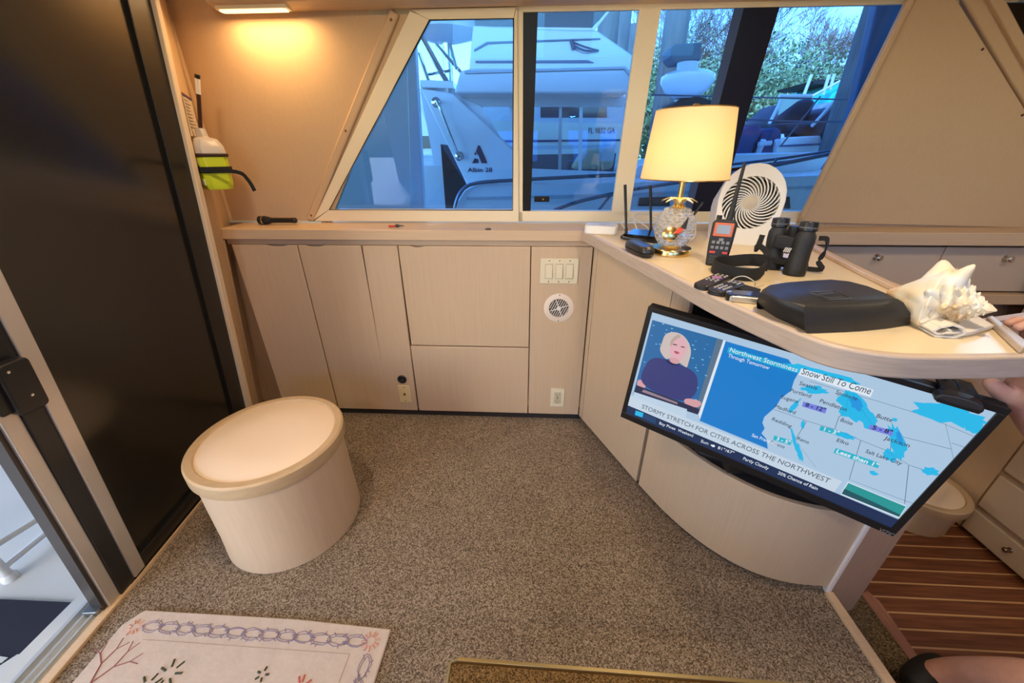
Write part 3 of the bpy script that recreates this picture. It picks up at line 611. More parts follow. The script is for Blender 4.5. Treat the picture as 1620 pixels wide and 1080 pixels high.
for u0, v0, u1, v1 in ((0, 0, TWd, bz), (0, THt-bzb, TWd, THt), (0, bz, bz, THt-bzb), (TWd-bz, bz, TWd, THt-bzb)): prism(bm, [tvw(u0, v0, -.006), tvw(u1, v0, -.006), tvw(u1, v1, -.006), tvw(u0, v1, -.006)], tn*.009)
obj('bezel', bm, black, tv, bevel=0.001)
S0 = 0.84
def scol(n_, r, g, b_, s=S0): return emat('screen_'+n_, s2l(r, g, b_), s)
bm = B(); prism(bm, [tvw(bz, bz, -.004), tvw(TWd-bz, bz, -.004), tvw(TWd-bz, THt-bzb, -.004), tvw(bz, THt-bzb, -.004)], tn*.003); scr_ = obj('screen', bm, scol('pale_grey_blue', 172, 200, 226), tv)
lay = [0.0]
def sp(name, uvs, m, th=0.0002):      # one flat patch of the picture on the screen
    lay[0] += 0.00003
    if name.startswith('presenter'):          # round the corners
        for _ in range(2):
            uvs = [q for a, b in zip(uvs, uvs[1:]+uvs[:1]) for q in ((a[0]*.75+b[0]*.25, a[1]*.75+b[1]*.25), (a[0]*.25+b[0]*.75, a[1]*.25+b[1]*.75))]
    bm = B(); prism(bm, [tvw(u, v, -.001+lay[0]) for u, v in uvs], tn*th); return obj(name, bm, m, scr_, smooth=None)
def st(body, p0, p1, m, hgt, name='caption', bold=0.0):
    (u0, v0), (u1, v1) = p0, p1; lay[0] += 0.00003
    x = ta*(u1-u0)+tb*(v1-v0); return text(name, body, frame_m(tvw(u0, v0, -.0004+lay[0]), x, -tb), hgt, m, scr_, width=x.length, bold=bold)
k8 = lambda *q: [c8(*p) for p in q]; k9 = lambda *q: [c9(*p) for p in q]
Wt = scol('white', 225, 235, 245); Dk = scol('navy', 12, 40, 82); Ink = scol('ink', 50, 62, 80); Cy = scol('cyan', 30, 185, 235); Oc = scol('ocean', 0, 124, 206); Ln = scol('line', 35, 60, 95)
# presenter picture
sp('studio_picture', k8((170, 118), (538, 222), (415, 605), (72, 497)), scol('studio_blue', 30, 105, 165))
sp('studio_panel', k8((505, 213), (538, 222), (415, 605), (392, 590)), scol('studio_grey', 90, 115, 140))
rnd = random.Random(3)
bm = B()
for k in range(70):
    a, b = rnd.random(), rnd.random(); x = 175-95*b+330*a-5*a*b; y = 122+372*b+98*a
    u, v = c8(x, y); r_ = .0007+.0012*rnd.random(); prism(bm, [tvw(u+r_*2*math.cos(q*1.05), v+r_*math.sin(q*1.05), -.00085) for q in range(6)], tn*.00012)
obj('rain_drops', bm, scol('drop', 120, 200, 235), scr_, smooth=None)
sp('presenter_arm', k8((95, 420), (145, 445), (125, 480), (88, 462)), scol('skin', 215, 160, 165))
sp('presenter_shirt', k8((165, 312), (240, 318), (300, 350), (345, 360), (395, 395), (408, 440), (395, 510), (330, 545), (225, 508), (150, 475), (105, 430), (125, 365)), scol('shirt', 52, 58, 120))
sp('presenter_hair', k8((235, 190), (280, 178), (325, 192), (358, 230), (374, 285), (355, 345), (350, 368), (325, 350), (260, 315), (240, 325), (205, 275), (220, 235)), scol('hair', 205, 190, 185))
sp('presenter_face', k8((290, 205), (325, 203), (350, 235), (350, 285), (322, 325), (290, 330), (262, 300), (258, 250)), scol('face', 225, 175, 185))
sp('presenter_hair_parting', k8((262, 225), (300, 190), (325, 203), (285, 222), (262, 265)), scol('hair2', 185, 165, 155))
sp('presenter_eye', k8((275, 240), (300, 245), (298, 252), (275, 247)), scol('brow', 120, 85, 95)); sp('presenter_eye', k8((318, 252), (340, 258), (338, 264), (316, 259)), scol('brow', 120, 85, 95))
sp('presenter_mouth', k8((282, 275), (315, 287), (300, 297), (284, 288)), scol('lip', 190, 80, 100))
sp('presenter_neck', k8((262, 305), (318, 328), (300, 350), (258, 335)), scol('skin', 215, 160, 165))
sp('presenter_collar', k8((240, 318), (262, 340), (305, 350), (320, 338), (312, 352), (280, 356), (240, 335)), scol('collar', 28, 30, 75))
sp('presenter_hand', k8((335, 520), (415, 535), (428, 555), (400, 575), (335, 555)), scol('skin', 215, 160, 165))
sp('desk', k8((88, 455), (415, 580), (405, 608), (72, 500)), scol('desk_dark', 35, 40, 75))
sp('desk_top', k8((125, 478), (300, 545), (300, 555), (115, 490)), scol('desk_top', 150, 130, 145))
sp('desk_front', k8((75, 490), (350, 580), (345, 625), (72, 540)), scol('desk_front', 190, 212, 232))
# map
sp('picture_border', k8((538, 222), (550, 226), (420, 640), (410, 604)), Wt)
sp('ocean', k8((550, 228), (875, 322), (925, 395), (905, 430), (888, 485), (835, 525), (815, 560), (790, 585), (750, 620), (740, 650), (752, 680), (735, 705), (762, 735), (768, 785), (415, 640)), Oc)
def blob(cx, cy, rx, ry, rot, seed, f, n=22):
    r_ = random.Random(seed); out = []
    for i in range(n):
        a = 2*PI*i/n; q = 0.75+0.5*r_.random(); x = rx*q*math.cos(a); y = ry*q*math.sin(a); c, s = math.cos(rot), math.sin(rot); out.append(f(cx+x*c-y*s, cy+x*s+y*c))
    return out
for a in ((1010, 480, 70, 20, .1, 1), (905, 565, 45, 12, -.9, 2), (950, 660, 10, 22, .1, 3), (905, 740, 10, 55, -.25, 4), (930, 800, 12, 50, -.3, 5), (1230, 560, 40, 85, -.7, 6), (1160, 715, 70, 14, .3, 7), (1310, 905, 16, 8, .1, 8)): sp('snow_patch', blob(*a, c8), Cy)
for a in ((330, 175, 190, 30, .27, 9), (490, 340, 60, 95, -.7, 10), (560, 390, 40, 70, -.5, 11), (720, 520, 38, 95, -.35, 12), (680, 590, 40, 30, .5, 13), (890, 672, 45, 20, .15, 14), (985, 375, 185, 48, .25, 15), (1110, 440, 70, 32, .35, 16), (705, 405, 14, 9, 0, 17), (600, 685, 22, 8, .1, 18)): sp('snow_patch', blob(*a, c9), Cy)
for a in ((505, 320, 25, 40, -.6, 20), (730, 500, 14, 40, -.3, 21)): sp('deep_snow_patch', blob(*a, c9), scol('deeper', 25, 150, 225))
def ln(*q, f=None):
    pts = [tvw(*f(*p), -.0004) for p in q]; bm = B(); tube(bm, pts, 0, flat=(.0011, .0003)); obj('map_border_line', bm, Ln, scr_, smooth=None)
ln((265, 205), (470, 268), (620, 310), (860, 385), (1130, 498), f=c9); ln((75, 350), (250, 412), (395, 455), (530, 512), (650, 560), (780, 640), (965, 702), f=c9)
ln((248, 415), (190, 510), (295, 650), f=c9); ln((465, 275), (455, 350), (415, 395), (395, 452), f=c9); ln((510, 300), (555, 385), (600, 440), (690, 480), (850, 520), (1000, 558), f=c9)
ln((530, 512), (470, 715), (600, 765), (760, 825), (835, 850), f=c9); ln((778, 642), (757, 840), f=c9); ln((690, 480), (680, 600), f=c9); ln((968, 425), (1018, 640), f=c9); ln((1000, 525), (1085, 555), f=c9)
# captions
sp('caption_bar', k8((565, 258), (925, 368), (912, 392), (557, 285)), scol('cyan_bar', 25, 175, 215)); st('Northwest Storminess', c8(567, 280), c8(915, 386), Wt, .019)
st('Through Tomorrow', c8(560, 308), c8(772, 374), Wt, .0155)
sp('caption_bar', k9((222, 138), (596, 250), (580, 288), (206, 172)), Wt); st('Snow Still To Come', c9(218, 166), c9(572, 272), Ink, .0255)
for body, x0, y0, x1, y1, f in (('Seattle', 208, 222, 300, 250, c9), ('Portland', 160, 258, 265, 290, c9), ('Spokane', 395, 268, 505, 304, c9), ('Eugene', 112, 292, 200, 318, c9), ('Pendleton', 312, 312, 450, 360, c9), ('Medford', 80, 340, 185, 375, c9), ('Redding', 65, 405, 165, 445, c9), ('Boise', 420, 410, 480, 432, c9), ('Butte', 605, 390, 685, 415, c9), ('Reno', 195, 505, 255, 528, c9), ('Elko', 400, 515, 460, 535, c9), ('Jackson', 650, 505, 780, 548, c9), ('Fresno', 58, 525, 130, 552, c9), ('Salt Lake City', 550, 572, 735, 638, c9), ('San Francisco', 683, 718, 815, 768, c8)):
    st(body, f(x0, y0), f(x1, y1), Wt if body == 'San Francisco' else Ink, .0155, 'city_name')
Vi = scol('violet', 118, 128, 225); Tq = scol('turquoise_bar', 35, 180, 205)
for poly, body, p0, p1, m in (((232, 310), (355, 345), (345, 372), (225, 335)), '8 - 12"', (240, 333), (340, 363), Vi), (((578, 428), (700, 462), (690, 488), (568, 452)), '5 - 8"', (585, 450), (685, 478), Vi), (((322, 435), (420, 462), (410, 485), (314, 458)), '1 - 3"', (330, 458), (405, 480), Tq), (((82, 485), (175, 512), (165, 536), (75, 508)), '3 - 5"', (90, 508), (160, 530), Tq), (((400, 550), (628, 628), (618, 655), (388, 575)), 'Less than 1"', (398, 573), (612, 648), Tq):
    sp('caption_bar', k9(*poly), m); st(body, c9(*p0), c9(*p1), Wt if m is Tq else Dk, .0165, bold=.0003)
def vline(u): return u
_, vA = c8(65, 580); 
vN = c8(560, 840)[1]; vN2 = THt-bzb
vS = c8(110, 548)[1]
sp('headline_band', [(bz, c8(90, 520)[1]), (c8(1165, 935)[0], c8(90, 520)[1]), (c8(1165, 935)[0], c8(62, 566)[1]), (bz, c8(62, 566)[1])], scol('headline_band', 200, 216, 232))
sp('ticker_band', [(bz, c8(62, 566)[1]), (TWd-bz, c8(62, 566)[1]), (TWd-bz, vN2), (bz, vN2)], Dk)
st('STORMY STRETCH FOR CITIES ACROSS THE NORTHWEST', c8(115, 572), c8(1080, 960), scol('headline_ink', 80, 96, 112), .0235, 'headline')
sp('station_badge', k8((85, 585), (125, 598), (120, 622), (80, 608)), Cy); sp('ticker_box', k8((125, 600), (190, 625), (188, 655), (118, 625)), scol('ticker_box', 25, 65, 110))
for body, a, b in (('Bay Pines', (205, 655), (287, 686)), ('Weekend', (302, 692), (380, 722)), ('Sun', (420, 748), (458, 762)), ('81\u00b0/67\u00b0', (508, 782), (592, 812)), ('Partly Cloudy', (638, 838), (768, 890)), ('20% Chance of Rain', (818, 912), (1022, 996))): st(body, c8(*a), c8(*b), Wt, .0155, 'ticker_text')
sp('cloud_icon', blob(485, 768, 14, 6, .3, 31, c8, 12), Wt)
sp('sea_picture_frame', k9((462, 725), (765, 850), (730, 912), (425, 790)), Wt); sp('sea_picture', k9((465, 730), (762, 852), (728, 906), (430, 786)), scol('sea_green', 30, 150, 150)); sp('sea_picture_reef', k9((445, 760), (600, 830), (735, 895), (728, 906), (430, 786)), scol('reef', 20, 85, 95))
text('brand_badge', 'VIZIO', tvm(*c9(618, 974), .0036), .017, mat('silver_print', (.5, .5, .52), .3, metal=.6), tv, width=(V(c9(725, 1008))-V(c9(640, 978))).length)
# foot on the shelf of the cabinet
bm = B(); p = tvw(TWd*.5, THt*.8, -.080); box(bm, p.x-.04, p.x+.04, p.y-.02, p.y+.02, .385, p.z+.02); obj('neck', bm, black, tv, bevel=.004)
bm = B(); rbox(bm, .26, .13, .018, .03, M=T(p.x+.04, p.y+.07, .3685) @ Rz(-32)); obj('foot', bm, black, tv, bevel=.004)
# camera clipped on its top edge
u, v = c9(1015, 290)
wc = thing('webcam', tvw(u, v, 0), 'small black camera clipped on the top edge of the television', 'webcam')
L_ = (V(c9(1140, 340))-V(c9(895, 265))).length
pr = [(-.5, -.1), (-.42, -.7), (-.2, -.95), (0.0, -1), (.25, -.95), (.42, -.62), (.5, 0), (.48, .62), (.42, .72), (-.42, .72), (-.5, .5)]
bm = B(); prism(bm, [tvw(u+a*L_, v-.004+b*.0145, .004) for a, b in pr], tn*.028); obj('body', bm, mat('charcoal_plastic', (.035, .03, .028), .45), wc, bevel=.004, seg=3)
bm = B(); prism(bm, [tvw(u+a*L_*.92, v-.002+b*.011, .03) for a, b in ((-.5, -.1), (.5, 0), (.47, .7), (-.47, .7))], tn*.004); obj('glass_front', bm, black, wc, bevel=.001)
bm = B(); prism(bm, [tvw(u-.03, v-.018, -.06), tvw(u+.03, v-.018, -.06), tvw(u+.03, v-.012, -.06), tvw(u-.03, v-.012, -.06)], tn*.066); obj('clip', bm, blackm, wc, bevel=.001)
bm = B(); tube(bm, smooth_path([tvw(u+.0, v-.02, -.005), tvw(u-.01, v-.032, -.01), tvw(u-.025, v-.03, -.02), tvw(u-.015, v-.022, -.03), tvw(u-.04, v-.012, -.05), tvw(u-.06, v+.02, -.06)]), .0022); obj('cable', bm, black, wc)

# ================================================================== ON THE COUNTER
CZ = 1.0105
# lamp
lx, ly = 0.454, 1.261
t = thing('table_lamp', (lx, ly, CZ), 'pineapple glass table lamp with lit cream drum shade and brass foot', 'lamp')
M_ = T(lx, ly, CZ)
bm = B(); lathe(bm, [(.061, 0), (.063, .002), (.063, .016), (.061, .019), (.030, .020), (.026, .024), (.020, .030)], 48, M_); obj('base', bm, brass, t)
bm = B(); N = 14; prof = []
rows_ = 13
vs = []
for j in range(rows_+1):
    s = j/rows_; z = .028+.112*s; R_ = .060*math.sin(PI*(.16+.72*s))**.62
    ring = []
    for i in range(N):
        a = 2*PI*(i+(.5 if j % 2 else 0))/N; rr_ = R_*(1.0 if True else 1); ring.append(bm.verts.new((rr_*math.cos(a), rr_*math.sin(a), z)))
    vs.append(ring)
for j in range(rows_):
    for i in range(N):
        a, b = vs[j], vs[j+1]
        if j % 2 == 0: fs = [(a[i], a[(i+1) % N], b[i]), (a[(i+1) % N], b[(i+1) % N], b[i])]
        else: fs = [(a[i], a[(i+1) % N], b[(i+1) % N]), (a[i], b[(i+1) % N], b[i])]
        for f_ in fs: bm.faces.new(f_)
bm.faces.new(vs[0][::-1]); bm.faces.new(vs[-1])
side = [f_ for f_ in bm.faces if len(f_.verts) == 3]
res = bmesh.ops.poke(bm, faces=side)
for v_ in res['verts']:
    c = v_.co; rr_ = math.hypot(c.x, c.y); k = (rr_+.0042)/rr_; v_.co = V((c.x*k, c.y*k, c.z))
bmesh.ops.transform(bm, matrix=M_, verts=bm.verts)
crystal = mat('cut_crystal', (.93, .92, .88), .08, trans=.70, ior=1.45)
obj('glass_body', bm, crystal, t, smooth=5)
bm = B(); lathe(bm, [(.010, .026), (.010, .15)], 12, M_); obj('inner_rod', bm, brass, t)
bm = B(); lathe(bm, [(.020, .138), (.022, .142), (.016, .150), (.0085, .152), (.0085, .222), (.012, .224), (.012, .232)], 24, M_); obj('stem', bm, brass, t)
bm = B()
for k in range(9):
    a = 2*PI*k/9+.2; L = .052+.006*(k % 2); wv = .010
    d = V((math.cos(a), math.sin(a), 0)); s = V((-math.sin(a), math.cos(a), 0))
    pts = [(.006, .146, .6), (.018, .160, 1), (.031, .167, .8), (L, .158, .05)]
    top = [[V((0, 0, z))+d*r_+s*wv*q*e+V((0, 0, .002*abs(e) if e else 0)) for e in (-1, 0, 1)] for r_, z, q in pts]
    g_ = [[bm.verts.new(M_ @ p) for p in row] for row in top]; h_ = [[bm.verts.new(M_ @ (p-V((0, 0, .0012)))) for p in row] for row in top]
    for a_, b_ in zip(g_, g_[1:]):
        for i in range(2): bm.faces.new((a_[i], a_[i+1], b_[i+1], b_[i]))
    for a_, b_ in zip(h_, h_[1:]):
        for i in range(2): bm.faces.new((a_[i], b_[i], b_[i+1], a_[i+1]))
obj('leaves', bm, mat('pale_gold', (.85, .70, .42), .38, metal=.7), t)
sm = bpy.data.materials.new('cream_lamp_shade_cloth'); sm.use_nodes = True; tt = sm.node_tree; tt.nodes.clear()
o_ = tt.nodes.new('ShaderNodeOutputMaterial'); mx = tt.nodes.new('ShaderNodeMixShader'); mx.inputs[0].default_value = .55
d1 = tt.nodes.new('ShaderNodeBsdfDiffuse'); d1.inputs[0].default_value = (.88, .78, .55, 1); d2 = tt.nodes.new('ShaderNodeBsdfTranslucent'); d2.inputs[0].default_value = (.92, .80, .54, 1)
tt.links.new(d1.outputs[0], mx.inputs[1]); tt.links.new(d2.outputs[0], mx.inputs[2]); tt.links.new(mx.outputs[0], o_.inputs[0])
bm = B(); zb, zt, rb_, rt__ = .222, .400, .124, .106
lathe(bm, [(rb_, zb), (rt__, zt), (rt__-.0012, zt), (rb_-.0012, zb), (rb_, zb)], 96, M_, cap=False); sh = obj('shade', bm, sm, t)
bm = B(); tube(bm, [M_ @ V((rb_*math.cos(a*PI/32), rb_*math.sin(a*PI/32), zb)) for a in range(64)], .0016, 6, closed=True); obj('shade_ring', bm, brass, sh); bm = B(); tube(bm, [M_ @ V((rt__*math.cos(a*PI/32), rt__*math.sin(a*PI/32), zt)) for a in range(64)], .0016, 6, closed=True)
for a in (0.3, 2.4, 4.5): tube(bm, [M_ @ V((0, 0, zt-.008)), M_ @ V((rt__*math.cos(a), rt__*math.sin(a), zt))], .0012, 6)
obj('shade_ring', bm, brass, sh)
bm = B(); lathe(bm, [(.003, zt-.02), (.003, zt+.002), (.010, zt+.004), (.012, zt+.010), (.006, zt+.015)], 20, M_); obj('finial', bm, brass, t)
bm = B(); lathe(bm, [(.012, .232), (.013, .24), (.026, .275), (.030, .30), (.024, .325), (.01, .338), (.001, .34)], 24, M_); obj('bulb', bm, mat('lit_bulb', (1, .9, .7), .4, emit=(1, .74, .42), es=14), t)
lamp('table_lamp_glow', 'POINT', (lx, ly, CZ+.30), 4.2, (1.0, .80, .52), radius=.035)
# red and black ornament against the lamp
t = thing('beaked_ornament', (.432, 1.19, 1.085), 'small red and black ornament with a gold disc leaning on the glass lamp', 'ornament')
oM = frame_m((.432, 1.192, 1.090), (1, -.1, 0), (0, .25, 1)) @ Matrix.Scale(1.2, 4)
bm = B(); lathe(bm, [(.001, 0), (.016, .001), (.018, .004), (.014, .006), (.001, .007)], 28, oM @ T(-.012, -.006, 0)); obj('gold_disc', bm, brass, t)
bm = B(); hexa(bm, [oM @ V(p) for p in ((-.004, -.006, .001), (.012, -.004, .001), (.022, .012, .001), (.008, .010, .001))], [oM @ V(p) for p in ((-.004, -.006, .011), (.012, -.004, .011), (.022, .012, .009), (.008, .010, .009))]); obj('red_wing', bm, mat('red_enamel', (.65, .06, .03), .3), t, bevel=.002)
bm = B(); hexa(bm, [oM @ V(p) for p in ((.010, .008, .001), (.024, .006, .001), (.028, .034, .003), (.026, .035, .003))], [oM @ V(p) for p in ((.010, .008, .010), (.024, .006, .010), (.028, .034, .006), (.026, .035, .006))]); obj('black_beak', bm, black, t, bevel=.0015)

# white puck box, router, glasses case
t = thing('white_hub', (.27, 1.62, CZ), 'white rounded hub box at the corner where counter meets ledge', 'hub')
bm = B(); rbox(bm, .130, .085, .034, .018, 6, T(.285, 1.605, CZ) @ Rz(-12)); obj('case', bm, white, t, bevel=.006, seg=3)
bm = B(); rbox(bm, .03, .012, .0006, .004, 4, T(.290, 1.605, CZ+.0342) @ Rz(-12)); obj('light_window', bm, mat('pale_grey', (.5, .5, .48), .4), t)
t = thing('wifi_router', (.42, 1.50, CZ), 'black flat router with upright antennas behind the glasses case', 'router')
RM = T(.425, 1.475, CZ) @ Rz(-28)
bm = B(); rbox(bm, .155, .105, .012, .01, 4, RM @ T(0, 0, .004)); prism(bm, [RM @ V(p) for p in ((-.07, -.045, .016), (.07, -.045, .016), (.05, .045, .024), (-.05, .045, .024))], (0, 0, .006)); obj('case', bm, mat('glossy_black', (.006, .006, .008), .12), t, bevel=.003)
bm = B()
for i in range(5): lathe(bm, [(.0016, 0), (.0016, .0006)], 8, RM @ T(-.03+.015*i, -.03, .0225))
obj('status_light', bm, mat('blue_led', (.1, .3, .9), .3, emit=(.15, .45, 1), es=1.5), t)
for (x0, y0), (qx, qy), hh in (((.365, 1.505), (989, 292), .2), ((.465, 1.53), (1029, 293), .2), ((.56, 1.50), (1112, 320), .14), ((.42, 1.40), (0, 0), 0)):
    if not hh: continue
    b0 = V((x0, y0, CZ+.012)); b1 = onY(qx, qy, y0); bm = B()
    tube(bm, [b0, b0.lerp(b1, .12), b0.lerp(b1, .15), b1], [.006, .006, .0045, .0055], 8); obj('antenna', bm, black, t)
for i, q in enumerate(([(.40, 1.56, 0), (.37, 1.62, .03), (.42, 1.66, .045), (.47, 1.60, .02), (.45, 1.55, .01)], [(.43, 1.57, 0), (.42, 1.64, .06), (.50, 1.69, .055), (.58, 1.60, .03), (.56, 1.52, .004)], [(.50, 1.50, .004), (.56, 1.42, .004), (.60, 1.45, .02), (.62, 1.54, .05), (.60, 1.66, .08), (.52, 1.72, .06)])):
    bm = B(); tube(bm, smooth_path([V((a, b, CZ+.003+c)) for a, b, c in q], 6), .0022); tag(obj('white_cable', bm, white), ('thin white cable looping close behind the black router', 'thin white cable arching from the router to the lamp foot', 'thin white cable rising behind the glass lamp')[i], 'cable', 'white cables behind the router')
t = thing('glasses_case', (.375, 1.24, CZ), 'sparkly black hard glasses case lying in front of the brass lamp foot', 'case')
gp = onZ(1010, 401, CZ); ga = onZ(1034, 411, CZ)-onZ(986, 388, CZ); GM = frame_m((gp.x, gp.y, CZ), ga, (-ga.y, ga.x, 0)) @ Matrix.Scale(.88, 4); gl = mat('speckled_black_leatherette', (.05, .046, .04), .3, col2=(.003, .003, .003), scale=(700, 700, 700))
def pod(z0, z1, s0, s1, mtx, L=.082, W=.031):
    bm = B(); prof = []
    rings = []
    for z, s in ((z0, s0), (z0+(z1-z0)*.5, (s0+s1)/2+.04), (z1-(z1-z0)*.12, s1), (z1, s1*.82)):
        rings.append([bm.verts.new(mtx @ V((math.copysign(abs(math.cos(a))**.55, math.cos(a))*L*s, math.copysign(abs(math.sin(a))**.8, math.sin(a))*W*(s-.1*(1-s)), z))) for a in [2*PI*i/36 for i in range(36)]])
    for a, b in zip(rings, rings[1:]):
        for i in range(36): bm.faces.new((a[i], a[(i+1) % 36], b[(i+1) % 36], b[i]))
    bm.faces.new(rings[0][::-1]); bm.faces.new(rings[-1]); return bm
obj('bottom_shell', pod(0, .018, .86, 1.0, GM), gl, t); obj('lid', pod(.019, .040, 1.0, .88, GM), gl, t)

# fan
t = thing('desk_fan', (.74, 1.50, CZ), 'white wedge desk fan with a swirl grille behind the handheld radio', 'fan')
FC = onY(1187, 321, 1.42); fd = (V((0.10, -.30, 1.45))-FC).normalized(); fx = V((0, 0, 1)).cross(fd).normalized(); fy = fd.cross(fx)
FM = frame_m(FC, fx, fy); FB = -(FC.z-CZ-.006)/fy.z-.02
def fan_out():
    pts = [(-.088, FB), (.088, FB), (.100, FB*.4), (.104, .01)]
    for k in range(1, 12): a = PI*k/12; pts.append((.104*math.cos(a), .016+.110*math.sin(a)))
    return pts+[(-.104, .01), (-.100, FB*.4)]
bm = B(); po = fan_out(); n_ = len(po)
ringA = [bm.verts.new(FM @ V((x*.96, y, 0.0))) for x, y in po]
ringB = [bm.verts.new(FM @ V((x, y, -.014))) for x, y in po]; ringC = [bm.verts.new(FM @ V((x, y*1.0, -.045))) for x, y in po]; ringD = [bm.verts.new(FM @ V((x*.8-.030, y if y < -.08 else y*.80-.02, -.110))) for x, y in po]
for a, b in ((ringA, ringB), (ringB, ringC), (ringC, ringD)):
    for i in range(n_): bm.faces.new((a[i], a[(i+1) % n_], b[(i+1) % n_], b[i]))
bm.faces.new(ringD)
hr = .086; hv = [bm.verts.new(FM @ V((hr*math.cos(2*PI*i/48), .0+hr*math.sin(2*PI*i/48), 0.0))) for i in range(48)]; hv2 = [bm.verts.new(FM @ V((hr*.97*math.cos(2*PI*i/48), .0+hr*.97*math.sin(2*PI*i/48), -.02))) for i in range(48)]
for i in range(48): bm.faces.new((hv[i], hv[(i+1) % 48], hv2[(i+1) % 48], hv2[i]))
ea = [bm.edges.get((ringA[i], ringA[(i+1) % n_])) for i in range(n_)]; eb = [bm.edges.get((hv[i], hv[(i+1) % 48])) for i in range(48)]
bmesh.ops.triangle_fill(bm, edges=ea+eb, use_beauty=True)
wf = mat('warm_white_plastic', (.80, .78, .72), .35)
obj('housing', bm, wf, t, smooth=40)
bm = B(); lathe(bm, [(hr*.97, -.03), (hr*.97, -.029)], 40, FM); obj('inner_dark', bm, dark, t)
bm = B()
for k in range(26):
    a0 = 2*PI*k/26; pts = []
    for j in range(9):
        s = j/8; r_ = .020+(.086-.020)*s; a = a0+1.25*s; pts.append(FM @ V((r_*math.cos(a), r_*math.sin(a), -.004)))
    tube(bm, pts, 0, flat=(.0030, .004))
obj('swirl_grille', bm, wf, t)
bm = B()
for k in range(5):
    a0 = 2*PI*k/5; g_ = []
    for r_ in (.018, .045, .078): g_.append([FM @ V((r_*math.cos(a0+e*.5), r_*math.sin(a0+e*.5), -.020-.005*e)) for e in (-1, 1)])
    hexa(bm, [g_[0][0], g_[1][0], g_[2][0], g_[2][1], g_[1][1], g_[0][1]], [p-fd*.0015 for p in (g_[0][0], g_[1][0], g_[2][0], g_[2][1], g_[1][1], g_[0][1])])
obj('blades', bm, mat('fan_blade', (.05, .045, .04), .4), t)
bm = B(); lathe(bm, [(.022, -.003), (.022, .002), (.018, .004), (.001, .005)], 28, FM)
for k in range(6): a = k*PI/3; prism(bm, [FM @ V((.004*math.cos(a+q), .004*math.sin(a+q), .004)) if r_ == 0 else FM @ V((.017*math.cos(a), .017*math.sin(a), .004)) for r_, q in ((0, -.8), (1, 0), (0, .8))], fd*.002)
obj('hub', bm, mat('tan_hub', (.55, .47, .34), .35), t)
bm = B(); rbox(bm, .19, .13, .014, .02, 5, T(FC.x-fd.x*.05, FC.y-fd.y*.05-.0, CZ) @ Rz(math.degrees(math.atan2(fx.y, fx.x)))); obj('foot', bm, wf, t, bevel=.004)

# handheld radio
t = thing('handheld_radio', (.556, 1.14, CZ), 'black handheld radio with an orange framed display and long antenna', 'radio')
rd = (V((0.0, 0.0, 1.3))-V((.56, 1.13, 1.07))); rd.z = 0; rd.normalize(); rx = V((0, 0, 1)).cross(rd).normalized(); lean = .04
rp = onZ(1131, 421, CZ); RM = frame_m((rp.x, rp.y, CZ), rx, V((0, 0, 1))-rd*.12+rx*.05)
def rr(x0, y0, x1, y1, z0, z1, bm): return hexa(bm, [RM @ V(p) for p in ((x0, y0, z0), (x1, y0, z0), (x1, y1, z0), (x0, y1, z0))], [RM @ V(p) for p in ((x0, y0, z1), (x1, y0, z1), (x1, y1, z1), (x0, y1, z1))])
bm = B(); hexa(bm, [RM @ V(p) for p in ((-.026, 0, -.036), (.026, 0, -.036), (.030, .06, -.036), (.031, .118, -.034), (.024, .128, -.032), (-.024, .128, -.032), (-.031, .118, -.034), (-.030, .06, -.036))], [RM @ V(p) for p in ((-.026, 0, 0), (.026, 0, 0), (.030, .06, 0), (.031, .118, 0), (.024, .128, 0), (-.024, .128, 0), (-.031, .118, 0), (-.030, .06, 0))]); obj('body', bm, mat('rubber_black', (.016, .015, .014), .5), t, bevel=.005, seg=3)
bm = B(); rr(-.024, .082, .024, .119, -.001, .003, bm); fr_ = obj('orange_frame', bm, mat('orange_plastic', (.62, .14, .05), .35), t, bevel=.002)
bm = B(); rr(-.017, .090, .017, .113, .003, .004, bm); obj('display', bm, mat('grey_lcd', (.28, .31, .33), .2), fr_)
bm = B()
for i, y in enumerate((.066, .052)):
    for x in (-.018, -.006, .006, .018): rr(x-.004, y-.004, x+.004, y+.004, 0, .003, bm)
rr(-.006, .070, .006, .078, 0, .003, bm)
obj('buttons', bm, mat('grey_button', (.22, .21, .20), .4), t, bevel=.0006)
bm = B(); rr(-.023, .036, -.008, .042, 0, .0028, bm); rr(.010, .036, .023, .042, 0, .0028, bm); obj('red_buttons', bm, mat('red_plastic', (.6, .05, .03), .4), t)
bm = B()
for k in range(4): rr(-.020, .008+.006*k, .020, .0105+.006*k, 0, .0012, bm)
obj('speaker_slots', bm, mat('grey_slot', (.07, .07, .07), .5), t)
bm = B(); M_ = RM @ T(.0, .128, -.018) @ Rx(-90); tube(bm, [RM @ V((.008, .126, -.018)), RM @ V((.009, .142, -.018)), RM @ V((.010, .200, -.018)), RM @ V((.012, .272, -.018))], [.009, .0075, .005, .004], 12); obj('antenna', bm, MATS['rubber_black'], t)
bm = B(); tube(bm, [RM @ V((-.018, .126, -.018)), RM @ V((-.018, .138, -.018))], .007, 12); obj('knob', bm, MATS['rubber_black'], t)

